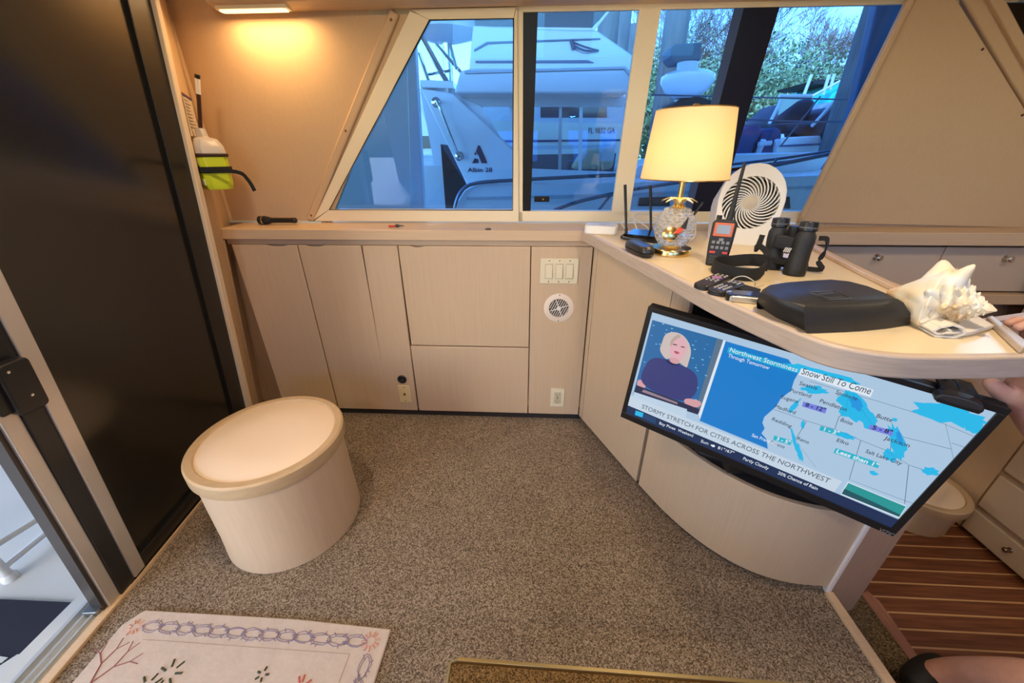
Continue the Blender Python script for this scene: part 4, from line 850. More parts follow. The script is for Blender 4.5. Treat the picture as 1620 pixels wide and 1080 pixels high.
# binoculars standing on their front lenses
t = thing('binoculars', (.69, 1.05, CZ), 'black binoculars standing upright beside the coiled neck strap', 'binoculars')
bd = V((.80, -.60, 0)).normalized()
def barrel(c, tip):
    ax = (V(tip)-V(c)).normalized(); M_ = frame_m(c, bd, ax.cross(bd)); M_ = frame_m(c, (ax.cross(V((0, 1, 0)))), V((0, 1, 0)).cross(ax).cross(ax)*-1) if False else Matrix.Translation(c) @ V((0, 0, 1)).rotation_difference(ax).to_matrix().to_4x4()
    bm = B(); lathe(bm, [(.023, 0), (.0255, .002), (.0255, .028), (.0235, .034), (.0225, .060), (.0235, .085), (.0225, .100), (.0185, .108), (.018, .112)], 32, M_); b_ = obj('barrel', bm, mat('binocular_rubber', (.018, .018, .018), .55, noise=.3, scale=(300, 300, 300), bump=.2), t)
    bm = B(); lathe(bm, [(.018, .111), (.0205, .113), (.0205, .132), (.019, .135), (.013, .135), (.012, .126)], 32, M_, cap=True); obj('eyepiece', bm, black, b_)
    bm = B(); lathe(bm, [(.0208, .118), (.0212, .119), (.0212, .121), (.0208, .122)], 32, M_, cap=False); obj('eyepiece_ring', bm, mat('dark_grey_ring', (.08, .08, .08), .35), b_)
    return M_
bl = onZ(1218, 424, CZ); br = onZ(1255, 434, CZ)
barrel(bl, bl+V((-.002, .01, .13))); barrel(br, br+V((.006, .010, .13)))
mid = (bl+br)/2
bm = B(); rbox(bm, .075, .024, .035, .008, M=T(mid.x, mid.y, CZ+.060) @ Rz(-43)); rbox(bm, .07, .020, .018, .006, M=T(mid.x, mid.y, CZ+.018) @ Rz(-43)); obj('bridge', bm, blackm, t, bevel=.003)
bm = B(); lathe(bm, [(.013, .095), (.014, .097), (.014, .118), (.012, .120)], 24, T(mid.x, mid.y, CZ)); obj('focus_wheel', bm, black, t)
bm = B()
bM = frame_m((mid.x-.012, mid.y-.016, CZ+.062), (.73, -.68, 0), (0, 0, 1)); lathe(bm, [(.010, 0), (.010, .002)], 20, bM); lg = obj('badge', bm, mat('badge_black', (.01, .01, .01), .3), t)
bm = B()
for k in range(4): hexa(bm, [bM @ V(p) for p in ((-.008+.004*k, -.006, .002), (-.006+.004*k, -.006, .002), (-.003+.004*k, .006, .002), (-.005+.004*k, .006, .002))], [bM @ V(p) for p in ((-.008+.004*k, -.006, .003), (-.006+.004*k, -.006, .003), (-.003+.004*k, .006, .003), (-.005+.004*k, .006, .003))])
obj('badge_stripes', bm, white, lg)
# strap
st_ = [(.635, 1.085, .085), (.610, 1.070, .070), (.590, 1.03, .048), (.560, .990, .018), (.520, .985, .016), (.497, 1.02, .016), (.510, 1.065, .018), (.550, 1.085, .020), (.600, 1.06, .028), (.618, 1.02, .030), (.605, .985, .022), (.570, .965, .016), (.535, .960, .015)]
lp = [(.600, .985), (.570, .958), (.530, .955), (.498, .985), (.492, 1.03), (.515, 1.07), (.560, 1.085), (.600, 1.07), (.618, 1.03), (.612, .995)]
bm = B(); strap(bm, smooth_path([(x, y, CZ+.018+.012*max(0, (x-.58)/.03)) for x, y in lp], 6), .032, .004); n1 = obj('neck_strap', bm, blackf, t)
bm = B(); strap(bm, smooth_path([(.612, .998, CZ+.035), (.604, 1.0, CZ+.06), (.598, 1.03, CZ+.072), (.604, 1.06, CZ+.060), (.625, 1.085, CZ+.055), (.632, 1.09, CZ+.09)], 6), .014, .003, (0, .3, 1)); obj('strap_web', bm, blackf, n1)
bm = B(); strap(bm, smooth_path([(.735, 1.02, CZ+.095), (.762, 1.03, CZ+.090), (.775, 1.04, CZ+.06), (.768, 1.04, CZ+.03), (.775, 1.03, CZ+.012), (.74, 1.06, CZ+.008), (.70, 1.09, CZ+.010)], 6), .012, .004, (0.3, .3, 1)); obj('strap_web', bm, blackf, t)

# two remotes
def remote(name, p0, p1, wd, label, ring, pal):
    a = onZ(*p0, CZ); b = onZ(*p1, CZ); ax = (b-a); L = ax.length; t = thing(name, (a+b)/2, label, 'remote', 'remote controls on the counter')
    M_ = frame_m((a+b)/2, V((0, 0, 1)).cross(ax).normalized()*-1, ax.normalized()); M_ = frame_m((a+b)/2+V((0, 0, .0005)), ax.cross(V((0, 0, 1))), ax)
    bm = B(); rbox(bm, wd, L, .013, wd*.32, 5, M_); s_ = obj('body', bm, mat('remote_black', (.02, .018, .016), .35), t, bevel=.003)
    bm = B(); rg = random.Random(5)
    for j in range(pal):
        y = L*(.36-.095*j)
        for i in (-1, 0, 1):
            if ring and 2 <= j <= 3: continue
            lathe(bm, [(.0032, .013), (.0028, .0146)], 10, M_ @ T(i*wd*.27, y, 0))
    obj('buttons', bm, mat('pale_grey_button', (.42, .40, .36), .5), s_)
    bm = B(); lathe(bm, [(.012, .013), (.012, .0148), (.0105, .0152), (.006, .0150)], 24, M_ @ T(0, L*.36-.095*L*2.5, 0)); obj('navigation_pad', bm, ring or blackm, s_)
remote('remote_control', (1107, 459), (1146, 441), .040, 'black remote control with a mauve round pad nearer the strap', mat('mauve_pad', (.35, .17, .33), .4), 6)
remote('remote_control', (1128, 468), (1166, 453), .038, 'black remote control with a black round pad beside the pocket camera', blackm, 8)
# small silver and black pocket device
t = thing('pocket_camera', (.48, .83, CZ), 'small silver and black camera lying beside the black zip case', 'camera')
a = onZ(1155, 478, CZ); b = onZ(1203, 483, CZ); ax = (b-a).normalized()
M_ = frame_m((a+b)/2+V((0.008, .022, .0)), ax, V((0, 0, 1)).cross(ax))
bm = B(); rbox(bm, .072, .042, .014, .010, 5, M_); s_ = obj('body', bm, mat('satin_silver', (.62, .58, .48), .3, metal=.8), t, bevel=.003)
bm = B(); rbox(bm, .060, .032, .002, .006, 4, M_ @ T(.004, .004, .0142)); obj('screen', bm, mat('blue_black_glass', (.03, .04, .10), .08), s_)
bm = B(); rbox(bm, .018, .018, .016, .003, 3, M_ @ T(-.028, -.010, .0)); obj('black_grip', bm, black, s_)
bm = B(); tube(bm, smooth_path([onZ(1150, 455, CZ)+V((0, 0, .004)), onZ(1162, 440, CZ+.02), onZ(1178, 437, CZ+.03), onZ(1194, 446, CZ+.02), onZ(1194, 456, CZ)+V((0, 0, .004)), onZ(1207, 452, CZ)+V((0, 0, .004))], 8), .0012)
tag(obj('earphone_wire', bm, mat('grey_wire', (.55, .52, .46), .4)), 'thin grey wire looping over the counter beside the black case', 'wire')
bm = B(); p = onZ(1170, 462, CZ); prism(bm, [onZ(1160, 458, CZ+.001), onZ(1195, 468, CZ+.001), onZ(1203, 462, CZ+.001), onZ(1168, 452, CZ+.001)], (0, 0, .008)); tag(obj('folded_glasses', bm, blackm, bevel=.002), 'slim black stick between the remote and the silver camera', 'stick')

# black zip case
t = thing('zip_case', (.66, .80, CZ), 'soft black rectangular case with a flap lying beside the conch shell', 'case')
TOPZ = .046
tp_ = [onZ(x, y, CZ+TOPZ) for x, y in ((1204, 463), (1232, 474), (1275, 485), (1312, 484), (1352, 482), (1388, 480), (1420, 477), (1424, 473), (1402, 462), (1376, 452), (1345, 444), (1315, 441), (1275, 443), (1240, 446), (1214, 450), (1206, 455))]
bt_ = [onZ(x, y, CZ+.001) for x, y in ((1199, 484), (1226, 502), (1277, 525), (1316, 523), (1358, 520), (1398, 516), (1430, 512))]
bt_ += [V((p.x, p.y, CZ+.001)) for p in tp_[7:]]
cm = sum(tp_, V((0, 0, 0)))/len(tp_)
bm = B(); R_ = []
for f_, s_ in ((0, .985), (.3, 1.02), (.7, 1.012), (.92, .985), (1.0, .95)):
    lp_ = [a.lerp(b, f_) for a, b in zip(bt_, tp_)]; c_ = sum(lp_, V((0, 0, 0)))/len(lp_); R_.append([bm.verts.new(V((c_.x+(p.x-c_.x)*s_, c_.y+(p.y-c_.y)*s_, p.z))) for p in lp_])
for a, b in zip(R_, R_[1:]):
    for i in range(len(tp_)): bm.faces.new((a[i], a[(i+1) % len(tp_)], b[(i+1) % len(tp_)], b[i]))
bm.faces.new(R_[0][::-1]); bm.faces.new(R_[-1]); leather = mat('black_soft_leather', (.022, .021, .019), .5, noise=.2, scale=(180, 180, 180), bump=.15)
bd_ = obj('body', bm, leather, t, smooth=50)
bm = B(); g_ = []
for i in range(2, 7):
    a, b = bt_[i], tp_[i]; q = (cm-b); q.z = 0; q.normalize(); a = a-q*.008; b = b-q*.008
    g_.append([bm.verts.new(a), bm.verts.new(a.lerp(b, .5)-q*.006), bm.verts.new(b), bm.verts.new(b+q*.010+V((0, 0, .005))), bm.verts.new(b+q*.024+V((0, 0, .003))), bm.verts.new(b+q*.014), bm.verts.new(a+q*.006)])
for a, b in zip(g_, g_[1:]):
    for i in range(7): bm.faces.new((a[i], a[(i+1) % 7], b[(i+1) % 7], b[i]))
bm.faces.new(g_[0]); bm.faces.new(g_[-1][::-1]); obj('flap', bm, leather, bd_, smooth=60)
bm = B(); e1 = [onZ(1288, 459, CZ+.051), onZ(1322, 471, CZ+.051), onZ(1350, 468, CZ+.051)]
tube(bm, [onZ(1282, 462, CZ+.0512), onZ(1318, 460, CZ+.0512), onZ(1348, 472, CZ+.0512), onZ(1312, 474, CZ+.0512)], .0012, 6, closed=True); tube(bm, [onZ(1294, 465, CZ+.0512), onZ(1320, 463, CZ+.0512), onZ(1332, 470, CZ+.0512), onZ(1310, 471, CZ+.0512)], .001, 6, closed=True); obj('embossed_mark', bm, mat('grey_emboss', (.10, .10, .10), .5), bd_)

# folded napkin under the shell
t = thing('folded_napkin', (.80, .72, CZ), 'white folded cloth napkin lying under the conch shell', 'napkin')
cl = mat('white_linen', (.74, .68, .58), .8, noise=.06, scale=(300, 300, 300), bump=.15)
n0, n1_ = onZ(1440, 512, CZ), onZ(1490, 535, CZ)
ax = V((.10, -.075, 0))
bm = B()
roll = [(-.0, 0), (.030, .0), (.040, .008), (.034, .018), (.018, .022), (.002, .016), (-.006, .008), (.004, .004), (.014, .006), (.020, .011), (.014, .014)]
p0 = onZ(1430, 506, CZ); p1 = onZ(1478, 533, CZ); axd = (p1-p0).normalized(); sd = V((axd.y, -axd.x, 0))*-1
strap(bm, [p0+axd*.0, p0+axd*.001], .001, .001) if False else None
inn = [p0+V((0, 0, .003))+sd*x+V((0, 0, z)) for x, z in roll]
for k in range(len(roll)-1):
    (x0, z0), (x1, z1) = roll[k], roll[k+1]; nrm = V((-(z1-z0), (x1-x0))).normalized()*.0012 if False else None
    dx, dz = x1-x0, z1-z0; l_ = math.hypot(dx, dz); nx, nz_ = -dz/l_*.0016, dx/l_*.0016
    q = [(x0+nx, z0+nz_), (x1+nx, z1+nz_), (x1-nx, z1-nz_), (x0-nx, z0-nz_)]
    hexa(bm, [p0+sd*x+V((0, 0, z+.002)) for x, z in q], [p1+sd*x+V((0, 0, z+.002)) for x, z in q])
obj('rolled_edge', bm, cl, t, smooth=80)
bm = B(); prism(bm, [onZ(1478, 532, CZ), onZ(1530, 532, CZ), onZ(1572, 520, CZ), onZ(1545, 505, CZ), onZ(1450, 500, CZ)], (0, 0, .007)); prism(bm, [onZ(1490, 530, CZ+.007), onZ(1535, 528, CZ+.007), onZ(1568, 518, CZ+.007), onZ(1535, 502, CZ+.007)], (0, 0, .005)); obj('folded_layers', bm, cl, t, bevel=.002)
# clear acrylic strip with gold rim beside the hand
bm = B(); prism(bm, [onZ(1558, 508, CZ+.001), onZ(1566, 506, CZ+.001), onZ(1625, 552, CZ+.001), onZ(1612, 560, CZ+.001)], (0, 0, .010)); tag(obj('clear_tray_edge', bm, mat('clear_acrylic', (.72, .60, .48), .35, trans=.45), bevel=.002), 'clear plastic strip lying from the shell tip towards the hand', 'tray')

# conch shell: a whorl swept along a shrinking spiral, knobs on its shoulder
t = thing('conch_shell', (.86, .78, CZ), 'large spiny cream conch shell resting on the folded napkin', 'shell')
sm_ = bpy.data.materials.new('cream_orange_shell'); sm_.use_nodes = True; tt = sm_.node_tree; bs = tt.nodes['Principled BSDF']; bs.inputs['Roughness'].default_value = .45
tc = tt.nodes.new('ShaderNodeTexCoord'); nz = tt.nodes.new('ShaderNodeTexNoise'); nz.inputs['Scale'].default_value = 14; nz.inputs['Detail'].default_value = 5; r_ = tt.nodes.new('ShaderNodeValToRGB'); e = r_.color_ramp.elements
e[0].position = .34; e[0].color = (.60, .38, .17, 1); e[1].position = .48; e[1].color = (.78, .66, .44, 1); k = e.new(.62); k.color = (.80, .76, .66, 1)
tt.links.new(tc.outputs['Object'], nz.inputs['Vector']); tt.links.new(nz.outputs[0], r_.inputs[0]); tt.links.new(r_.outputs[0], bs.inputs['Base Color'])
apex = onZ(1577, 492, CZ+.050); base_ = onZ(1404, 463, CZ+.040); axS = (apex-base_); LS = axS.length; axS.normalize()
sx = axS.cross(V((0, 0, 1))).normalized(); sz = sx.cross(axS)          # sx towards the viewer, sz up
def sp3(a, r_, s): return base_+axS*(s*LS)+(sx*math.cos(a)+sz*math.sin(a))*r_
PRF = [(0, .006), (.08, .014), (.18, .026), (.30, .041), (.42, .054), (.50, .060), (.555, .050), (.60, .040), (.64, .041), (.675, .032), (.71, .031), (.745, .024), (.78, .023), (.81, .017), (.85, .016), (.88, .011), (.92, .009), (.96, .005), (1.0, .001)]
def prf(s):
    for (a, b), (c, d) in zip(PRF, PRF[1:]):
        if s <= c: return b+(d-b)*(s-a)/(c-a)
    return .001
bm = B(); NS, NA = 110, 56; grid = []
for i in range(NS+1):
    s = i/NS; ring = []
    for j in range(NA):
        a = 2*PI*j/NA; sh_ = s+.035*(a/(2*PI)-.5)*(1 if s > .5 else s*2); sh_ = min(max(sh_, 0), 1)
        r_ = prf(sh_)*(1+.025*math.sin(9*a+14*s)+.03*math.sin(3*a+40*s)*(s > .5))
        if s > .55: r_ *= 1+.22*max(0, math.cos(7*a+s*60))**3
        ring.append(bm.verts.new(sp3(a, r_, s)))
    grid.append(ring)
for a, b in zip(grid, grid[1:]):
    for j in range(NA): bm.faces.new((a[j], a[(j+1) % NA], b[(j+1) % NA], b[j]))
bm.faces.new(grid[0]); bm.faces.new(grid[-1][::-1])
obj('shell_whorl', bm, sm_, t, smooth=75)
bm = B()
def spine(a, s, L, r_, back=-.15):
    c0 = sp3(a, prf(s)*.72, s); c1 = sp3(a, prf(s)+L, s+back*L/LS*3); tube(bm, [c0, c0.lerp(c1, .35), c0.lerp(c1, .65), c0.lerp(c1, .88), c1], [r_, r_*.72, r_*.45, r_*.27, r_*.10], 12)
spine(1.75, .44, .017, .027, -.15); spine(1.35, .56, .026, .020, .25); spine(.45, .50, .007, .016); spine(2.5, .50, .016, .022)
for k in range(44):
    f_ = k/43; a = 1.5+k*.93; s = .575+.38*f_**.85; spine(a, s, .009*(1-f_)**1.1+.002, .009*(1-f_)+.0022, .1)
spine(-.5, .54, .010, .013); spine(-1.0, .60, .008, .010); spine(.05, .60, .014, .010, .2)
obj('spines', bm, sm_, t, smooth=75)
bm = B(); g_ = []
for i in range(15):
    f_ = i/14; s = .08+.50*f_; w_ = .034*math.sin(PI*f_)**.6+.003; a = -.62
    g_.append([sp3(a, prf(s)*.8, s), sp3(a-.25, prf(s)*.9+w_*.55, s+.01), sp3(a-.42, prf(s)*.9+w_, s+.02), sp3(a-.50, prf(s)*.9+w_*.98, s+.02), sp3(a-.36, prf(s)*.85+w_*.5, s+.01), sp3(a-.2, prf(s)*.7, s)])
gv = [[bm.verts.new(V((p.x, p.y, max(p.z, CZ+.009)))) for p in row] for row in g_]
for a, b in zip(gv, gv[1:]):
    for i in range(6): bm.faces.new((a[i], a[(i+1) % 6], b[(i+1) % 6], b[i]))
bm.faces.new(gv[0]); bm.faces.new(gv[-1][::-1]); obj('flared_lip', bm, mat('orange_shell_lip', (.72, .47, .24), .35, noise=.3, scale=(30, 30, 30)), t, smooth=60)

# ================================================================== EMERGENCY BEACON AND CARD ON THE BULKHEAD
t = thing('emergency_beacon', (-1.25, 1.56, 1.27), 'yellow emergency beacon in a black strap on the bulkhead beside the sliding door', 'beacon')
bc = V((-1.252, 1.575, 1.180)); BM = T(bc.x, bc.y, bc.z) @ Rz(-38)
def octo(w_, d_, z, c=.018): return [(w_/2-c, -d_/2, z), (w_/2, -d_/2+c, z), (w_/2, d_/2-c, z), (w_/2-c, d_/2, z), (-w_/2+c, d_/2, z), (-w_/2, d_/2-c, z), (-w_/2, -d_/2+c, z), (-w_/2+c, -d_/2, z)]
def loft(bm, loops, M_):
    R_ = [[bm.verts.new(M_ @ V(p)) for p in l] for l in loops]; n = len(R_[0])
    for a, b in zip(R_, R_[1:]):
        for i in range(n): bm.faces.new((a[i], a[(i+1) % n], b[(i+1) % n], b[i]))
    bm.faces.new(R_[0][::-1]); bm.faces.new(R_[-1]); return bm
yl = mat('signal_yellow', (.62, .72, .03), .4)
bm = B(); loft(bm, [octo(.098, .080, 0), octo(.112, .092, .02), octo(.122, .100, .118)], BM); obj('case', bm, yl, t, bevel=.003)
bm = B(); loft(bm, [octo(.132, .108, .116), octo(.134, .110, .127)], BM); obj('gasket', bm, mat('dark_maroon_rubber', (.035, .015, .012), .5), t, bevel=.003)
gy = mat('frosted_grey', (.52, .48, .44), .3)
bm = B(); loft(bm, [octo(.124, .100, .127), octo(.120, .096, .152), octo(.096, .074, .176), octo(.044, .038, .184), octo(.034, .030, .212, .01)], BM); cp = obj('clear_cap', bm, gy, t, bevel=.002)
bm = B()
for x, y in ((-.035, -.046), (-.012, -.047), (.03, -.046)): lathe(bm, [(.008, 0), (.009, .003), (.005, .006)], 14, BM @ T(x, y, .152) @ Rx(75))
obj('flash_lens', bm, mat('lens_dark', (.15, .12, .18), .2), cp)
a0 = BM @ V((0, 0, .200)); a1 = onY(312, 118, 1.56)
bm = B(); tube(bm, [a0, a0.lerp(a1, .68)], .0065, 10); an = obj('antenna', bm, mat('dark_brown_rod', (.05, .018, .012), .4), t)
bm = B(); tube(bm, [a0.lerp(a1, .68), a0.lerp(a1, .95)], .0075, 10); obj('white_tip', bm, white, an)
bm = B(); tube(bm, [a0.lerp(a1, .94), a1], .0085, 10); obj('black_tip', bm, black, an)
bm = B(); loft(bm, [octo(.128, .106, .060), octo(.130, .108, .082)], BM); s_ = obj('strap', bm, blackf, t)
bm = B(); strap(bm, smooth_path([BM @ V((.058, -.045, .072)), onY(375, 272, 1.50), onY(392, 284, 1.50), onY(403, 302, 1.50)], 8), .013, .004, (0, 0, 1)); obj('strap_tail', bm, blackf, s_)
bm = B(); lab = mat('paper_label', (.72, .72, .52), .6)
for x0, x1, z0, z1 in ((.014, .044, .088, .110), (.014, .044, .018, .040)): prism(bm, [BM @ V((x0, -.0505, z0)), BM @ V((x1, -.0505, z0)), BM @ V((x1, -.0505, z1)), BM @ V((x0, -.0505, z1))], BM.to_3x3() @ V((0, -.0012 if z0 > .05 else .004, 0)))
obj('label', bm, lab, t)
bm = B(); 
for x0, x1, z0, z1 in ((-.040, .004, .086, .110), (-.036, .004, .020, .052)): prism(bm, [BM @ V((x0, -.0515+.035*(.06-z0) if z0 < .06 else -.0515, z0)), BM @ V((x1, -.0515, z0)), BM @ V((x1, -.0515, z1)), BM @ V((x0, -.0515, z1))], BM.to_3x3() @ V((0, .004, 0)))
obj('yellow_label', bm, mat('lime_label', (.55, .75, .05), .5), t)
bm = B(); loft(bm, [octo(.05, .06, .02), octo(.05, .06, .17)], BM @ T(-.062, .02, 0)); obj('bracket', bm, white, t)
t = thing('instruction_card', (-1.28, 1.6, 1.43), 'pale printed card fixed above the yellow beacon', 'card')
cd = [rt(.06, 1.50)+V((.003, 0, 0)), rt(.55, 1.50)+V((.003, 0, 0)), rt(.55, 1.365)+V((.003, 0, 0)), rt(.06, 1.365)+V((.003, 0, 0))]
bm = B(); prism(bm, cd, (.002, 0, 0)); c_ = obj('sheet', bm, mat('card_paper', (.66, .58, .46), .6), t)
bm = B(); prism(bm, [cd[0].lerp(cd[3], -.0)+V((.0025, 0, 0)), cd[1]+V((.0025, 0, 0)), cd[1].lerp(cd[2], .06)+V((.0025, 0, 0)), cd[0].lerp(cd[3], .06)+V((.0025, 0, 0))], (.001, 0, 0)); obj('purple_heading', bm, mat('purple_ink', (.08, .04, .16), .6), c_)
bm = B()
for k in range(9):
    f0 = .12+.08*k; a = cd[0].lerp(cd[3], f0); b = cd[1].lerp(cd[2], f0); prism(bm, [a.lerp(b, .15)+V((.0025, 0, 0)), a.lerp(b, .5+.35*rnd.random())+V((.0025, 0, 0)), a.lerp(b, .5)+V((.0025, 0, -.003)), a.lerp(b, .15)+V((.0025, 0, -.003))], (.0008, 0, 0))
obj('printed_lines', bm, mat('grey_ink', (.35, .30, .28), .6), c_)

# ================================================================== RUG AND GLASS TABLE
t = thing('embroidered_rug', (-.85, .3, 0), 'cream rug with a purple chain border and coral branches near the door', 'rug')
R0 = V((-1.235, .632, 0)); R1 = V((-.402, .628, 0))
rc = mat('cream_wool', (.60, .51, .45), .9, noise=.10, scale=(40, 40, 40), bump=.5, dist=.004)
bm = B(); ol = [V((-1.20, .645, 0)), V((-.70, .642, 0)), R1+V((0, 0, 0)), V((-.412, .1, 0)), V((-.42, -.35, 0)), V((-1.22, -.35, 0)), V((-1.225, .1, 0)), V((-1.232, .60, 0))]
prism(bm, [p+V((0, 0, .001)) for p in ol], (0, 0, .011)); obj('field', bm, rc, t, bevel=.004, seg=3)
pu = mat('dusty_purple_yarn', (.25, .21, .30), .9); co = mat('coral_yarn', (.55, .16, .13), .9); gn = mat('dark_green_yarn', (.06, .07, .05), .9)
RZ = .0125
def yarn(bm, pts, w_=.0022, closed=False): tube(bm, [V((x, y, RZ)) for x, y in pts], w_/2, 4, closed=closed)
bm = B(); rg = random.Random(11)
def chain(bm, a, b, n, rx_, ry_):
    a = V(a); b = V(b); d = (b-a).normalized(); s = V((-d.y, d.x))
    for k in range(n):
        c = a.lerp(b, (k+.5)/n)
        for kk in range(2):
            pts = []
            for i in range(11):
                th = 2*PI*i/11+kk*.3; q = 1+.28*(rg.random()-.5); pts.append(c+d*(rx_*q*math.cos(th)+kk*.004)+s*(ry_*q*math.sin(th)*(1-.35*kk)))
            yarn(bm, pts, closed=True)
        for m_ in range(5): th = rg.random()*6.28; yarn(bm, [c+d*rx_*math.cos(th)*.7+s*ry_*math.sin(th)*.7, c+d*rx_*math.cos(th)*1.3+s*ry_*math.sin(th)*1.35])
chain(bm, (-1.16, .600), (-.47, .590), 13, .029, .016); chain(bm, (-.445, .56), (-.455, .0), 10, .028, .016)
obj('chain_border', bm, pu, t, smooth=None)
bm = B(); yarn(bm, [(-1.13, .565), (-.50, .558)], .0015); yarn(bm, [(-.50, .558), (-.51, -.2)], .0015); obj('inner_line', bm, mat('tan_yarn', (.42, .33, .27), .9), t, smooth=None)
bm = B()
def branch(x, y, a, L, d):
    if d == 0: return
    x2, y2 = x+L*math.cos(a), y+L*math.sin(a); yarn(bm, [(x, y), (x2, y2)], .0018+.0009*d)
    for s in (-.5, .45): branch(x2, y2, a+s+rg.random()*.3-.15, L*.78, d-1)
for y in (.10, .25, .40): branch(-1.19, y, 1.35, .06, 4)
obj('coral_branches', bm, mat('plum_yarn', (.30, .12, .13), .9), t, smooth=None)
bm = B()
def petals(cx, cy, n, L, m_=0):
    for k in range(n): a = 2*PI*k/n+rg.random()*.4; p = V((cx+L*math.cos(a), cy+L*math.sin(a))); q = V((cx+L*.45*math.cos(a), cy+L*.45*math.sin(a))); yarn(bm, [q, p], .006)
petals(-.60, .475, 9, .030); petals(-.85, .30, 9, .03); obj('coral_flower', bm, co, t, smooth=None)
for q_ in ((-.452, .592, 11, .026), (-1.185, .595, 9, .022)): bm = B(); petals(*q_); obj('pale_coral_flower', bm, mat('pale_coral_yarn', (.62, .36, .31), .9), t, smooth=None)
for q_ in ((-.98, .49, 7, .035), (-.72, .50, 5, .018), (-1.02, .46, 6, .03)): bm = B(); petals(*q_); obj('dark_sprig', bm, gn, t, smooth=None)
t = thing('glass_table', (.25, .1, 0), 'smoked glass table top with a brass edge in front of the camera', 'table')
Z = .40; a = onZ(712, 1050, Z); b = onZ(724, 1044, Z); c = onZ(1350, 1092, Z)
ol = [a, b, c, V((c.x+.02, -.1, Z)), V((a.x, -.1, Z))]
bm = B(); prism(bm, ol, (0, 0, -.010)); obj('glass_top', bm, glass_mat('bronze_glass', (.88, .78, .58), 1.25, (.8, .7, .5)), t)
bm = B(); tube(bm, [b, c], 0, flat=(.007, .012)); obj('brass_edge', bm, mat('dull_brass', (.36, .27, .12), .35, metal=.9), t, bevel=.001); 
bm = B(); tube(bm, [b, a, ol[4]], 0, flat=(.005, .011)); obj('edge_strip', bm, mat('olive_edge', (.22, .18, .09), .3), t)
for x in (a.x+.06, c.x-.06):
    bm = B(); box(bm, x-.02, x+.02, 0.05, .09, 0, Z-.011); obj('leg', bm, MATS['dull_brass'], t, bevel=.002)

# ================================================================== OUTSIDE, AFT: THE COCKPIT
DZ = -.15
deckm = mat('cockpit_white', (.52, .54, .54), .5)
bm = B(); box(bm, -4.0, -1.42, -2.5, 2.2, DZ-.05, DZ); struct('floor_cockpit', bm, deckm)
bm = B(); box(bm, -4.1, -4.0, -2.5, 2.2, DZ, .65); box(bm, -4.0, -1.8, 2.2, 2.3, DZ, .95); struct('wall_cockpit', bm, deckm)
bm = B(); hexa(bm, [(-1.425, -2.0, -.2), (-1.30, -2.0, -.2), (-1.30, -2.0, -.005), (-1.40, -2.0, -.005)], [(-1.50, .80, -.2), (-1.36, .80, -.2), (-1.36, .80, -.005), (-1.48, .80, -.005)]); struct('trim_22', bm, deckm)
t = thing('deck_mat', (-1.8, .4, DZ), 'dark navy mat with a pale cut shape outside the sliding door', 'mat')
bm = B(); prism(bm, [onZ(-60, 952, DZ), onZ(6, 950, DZ), onZ(162, 957, DZ), onZ(60, 1100, DZ), onZ(-120, 1100, DZ)], (0, 0, .010)); obj('pile', bm, mat('dark_navy_pile', (.016, .018, .035), .9, noise=.3, scale=(300, 300, 300)), t)
bm = B(); prism(bm, [onZ(-20, 1066, DZ+.0105), onZ(28, 1035, DZ+.0105), onZ(78, 1036, DZ+.0105), onZ(50, 1067, DZ+.0105)], (0, 0, .002)); prism(bm, [onZ(-10, 1050, DZ+.0105), onZ(0, 1038, DZ+.0105), onZ(13, 1040, DZ+.0105), onZ(3, 1048, DZ+.0105)], (0, 0, .002)); obj('pale_shape', bm, deckm, t)
t = thing('deck_chair', (-2.3, 1.0, DZ), 'white aluminium folding chair on the cockpit deck outside the door', 'chair')
wa = mat('white_painted_tube', (.62, .65, .68), .25, coat=.3)
f1 = onZ(18, 915, DZ); f3 = f1+V((-.42, .05, 0)); f2 = f1+V((.02, .46, 0)); f4 = f3+V((.02, .46, 0))
for f_, g_ in ((f1, (.0, -.02)), (f2, (0, .02)), (f3, (0, -.02)), (f4, (0, .02))):
    bm = B(); tube(bm, [f_, f_+V((0, g_[1]*.5, .46))], .016, 12); lg = obj('leg', bm, wa, t); bm = B(); lathe(bm, [(.024, 0), (.024, .02), (.018, .03)], 14, T(f_)); obj('foot_cap', bm, wa, lg)
bm = B()
tube(bm, smooth_path([f1+V((0, 0, .16)), f1.lerp(f2, .5)+V((0, 0, .14)), f2+V((0, 0, .16))]), .012, 10); tube(bm, [f1+V((0, 0, .20)), f3+V((0, 0, .20))], .012, 10); tube(bm, [f2+V((0, 0, .20)), f4+V((0, 0, .20))], .012, 10); tube(bm, smooth_path([f1+V((0, 0, .06)), (f1+f2)/2+V((-.05, 0, .04)), f2+V((0, 0, .10))]), .012, 10)
obj('stretchers', bm, wa, t)
bm = B(); prism(bm, [f1+V((.02, -.03, .46)), f2+V((.02, .03, .46)), f4+V((-.02, .03, .46)), f3+V((-.02, -.03, .46))], (0, 0, .035)); obj('seat', bm, mat('white_vinyl', (.50, .58, .66), .4), t, bevel=.012, seg=3)
bm = B(); prism(bm, [f3+V((0, -.03, .50)), f4+V((0, .03, .50)), f4+V((-.14, .03, .95)), f3+V((-.14, -.03, .95))], (-.03, 0, 0)); obj('backrest', bm, mat('rose_canvas', (.55, .30, .32), .7), t, bevel=.01)

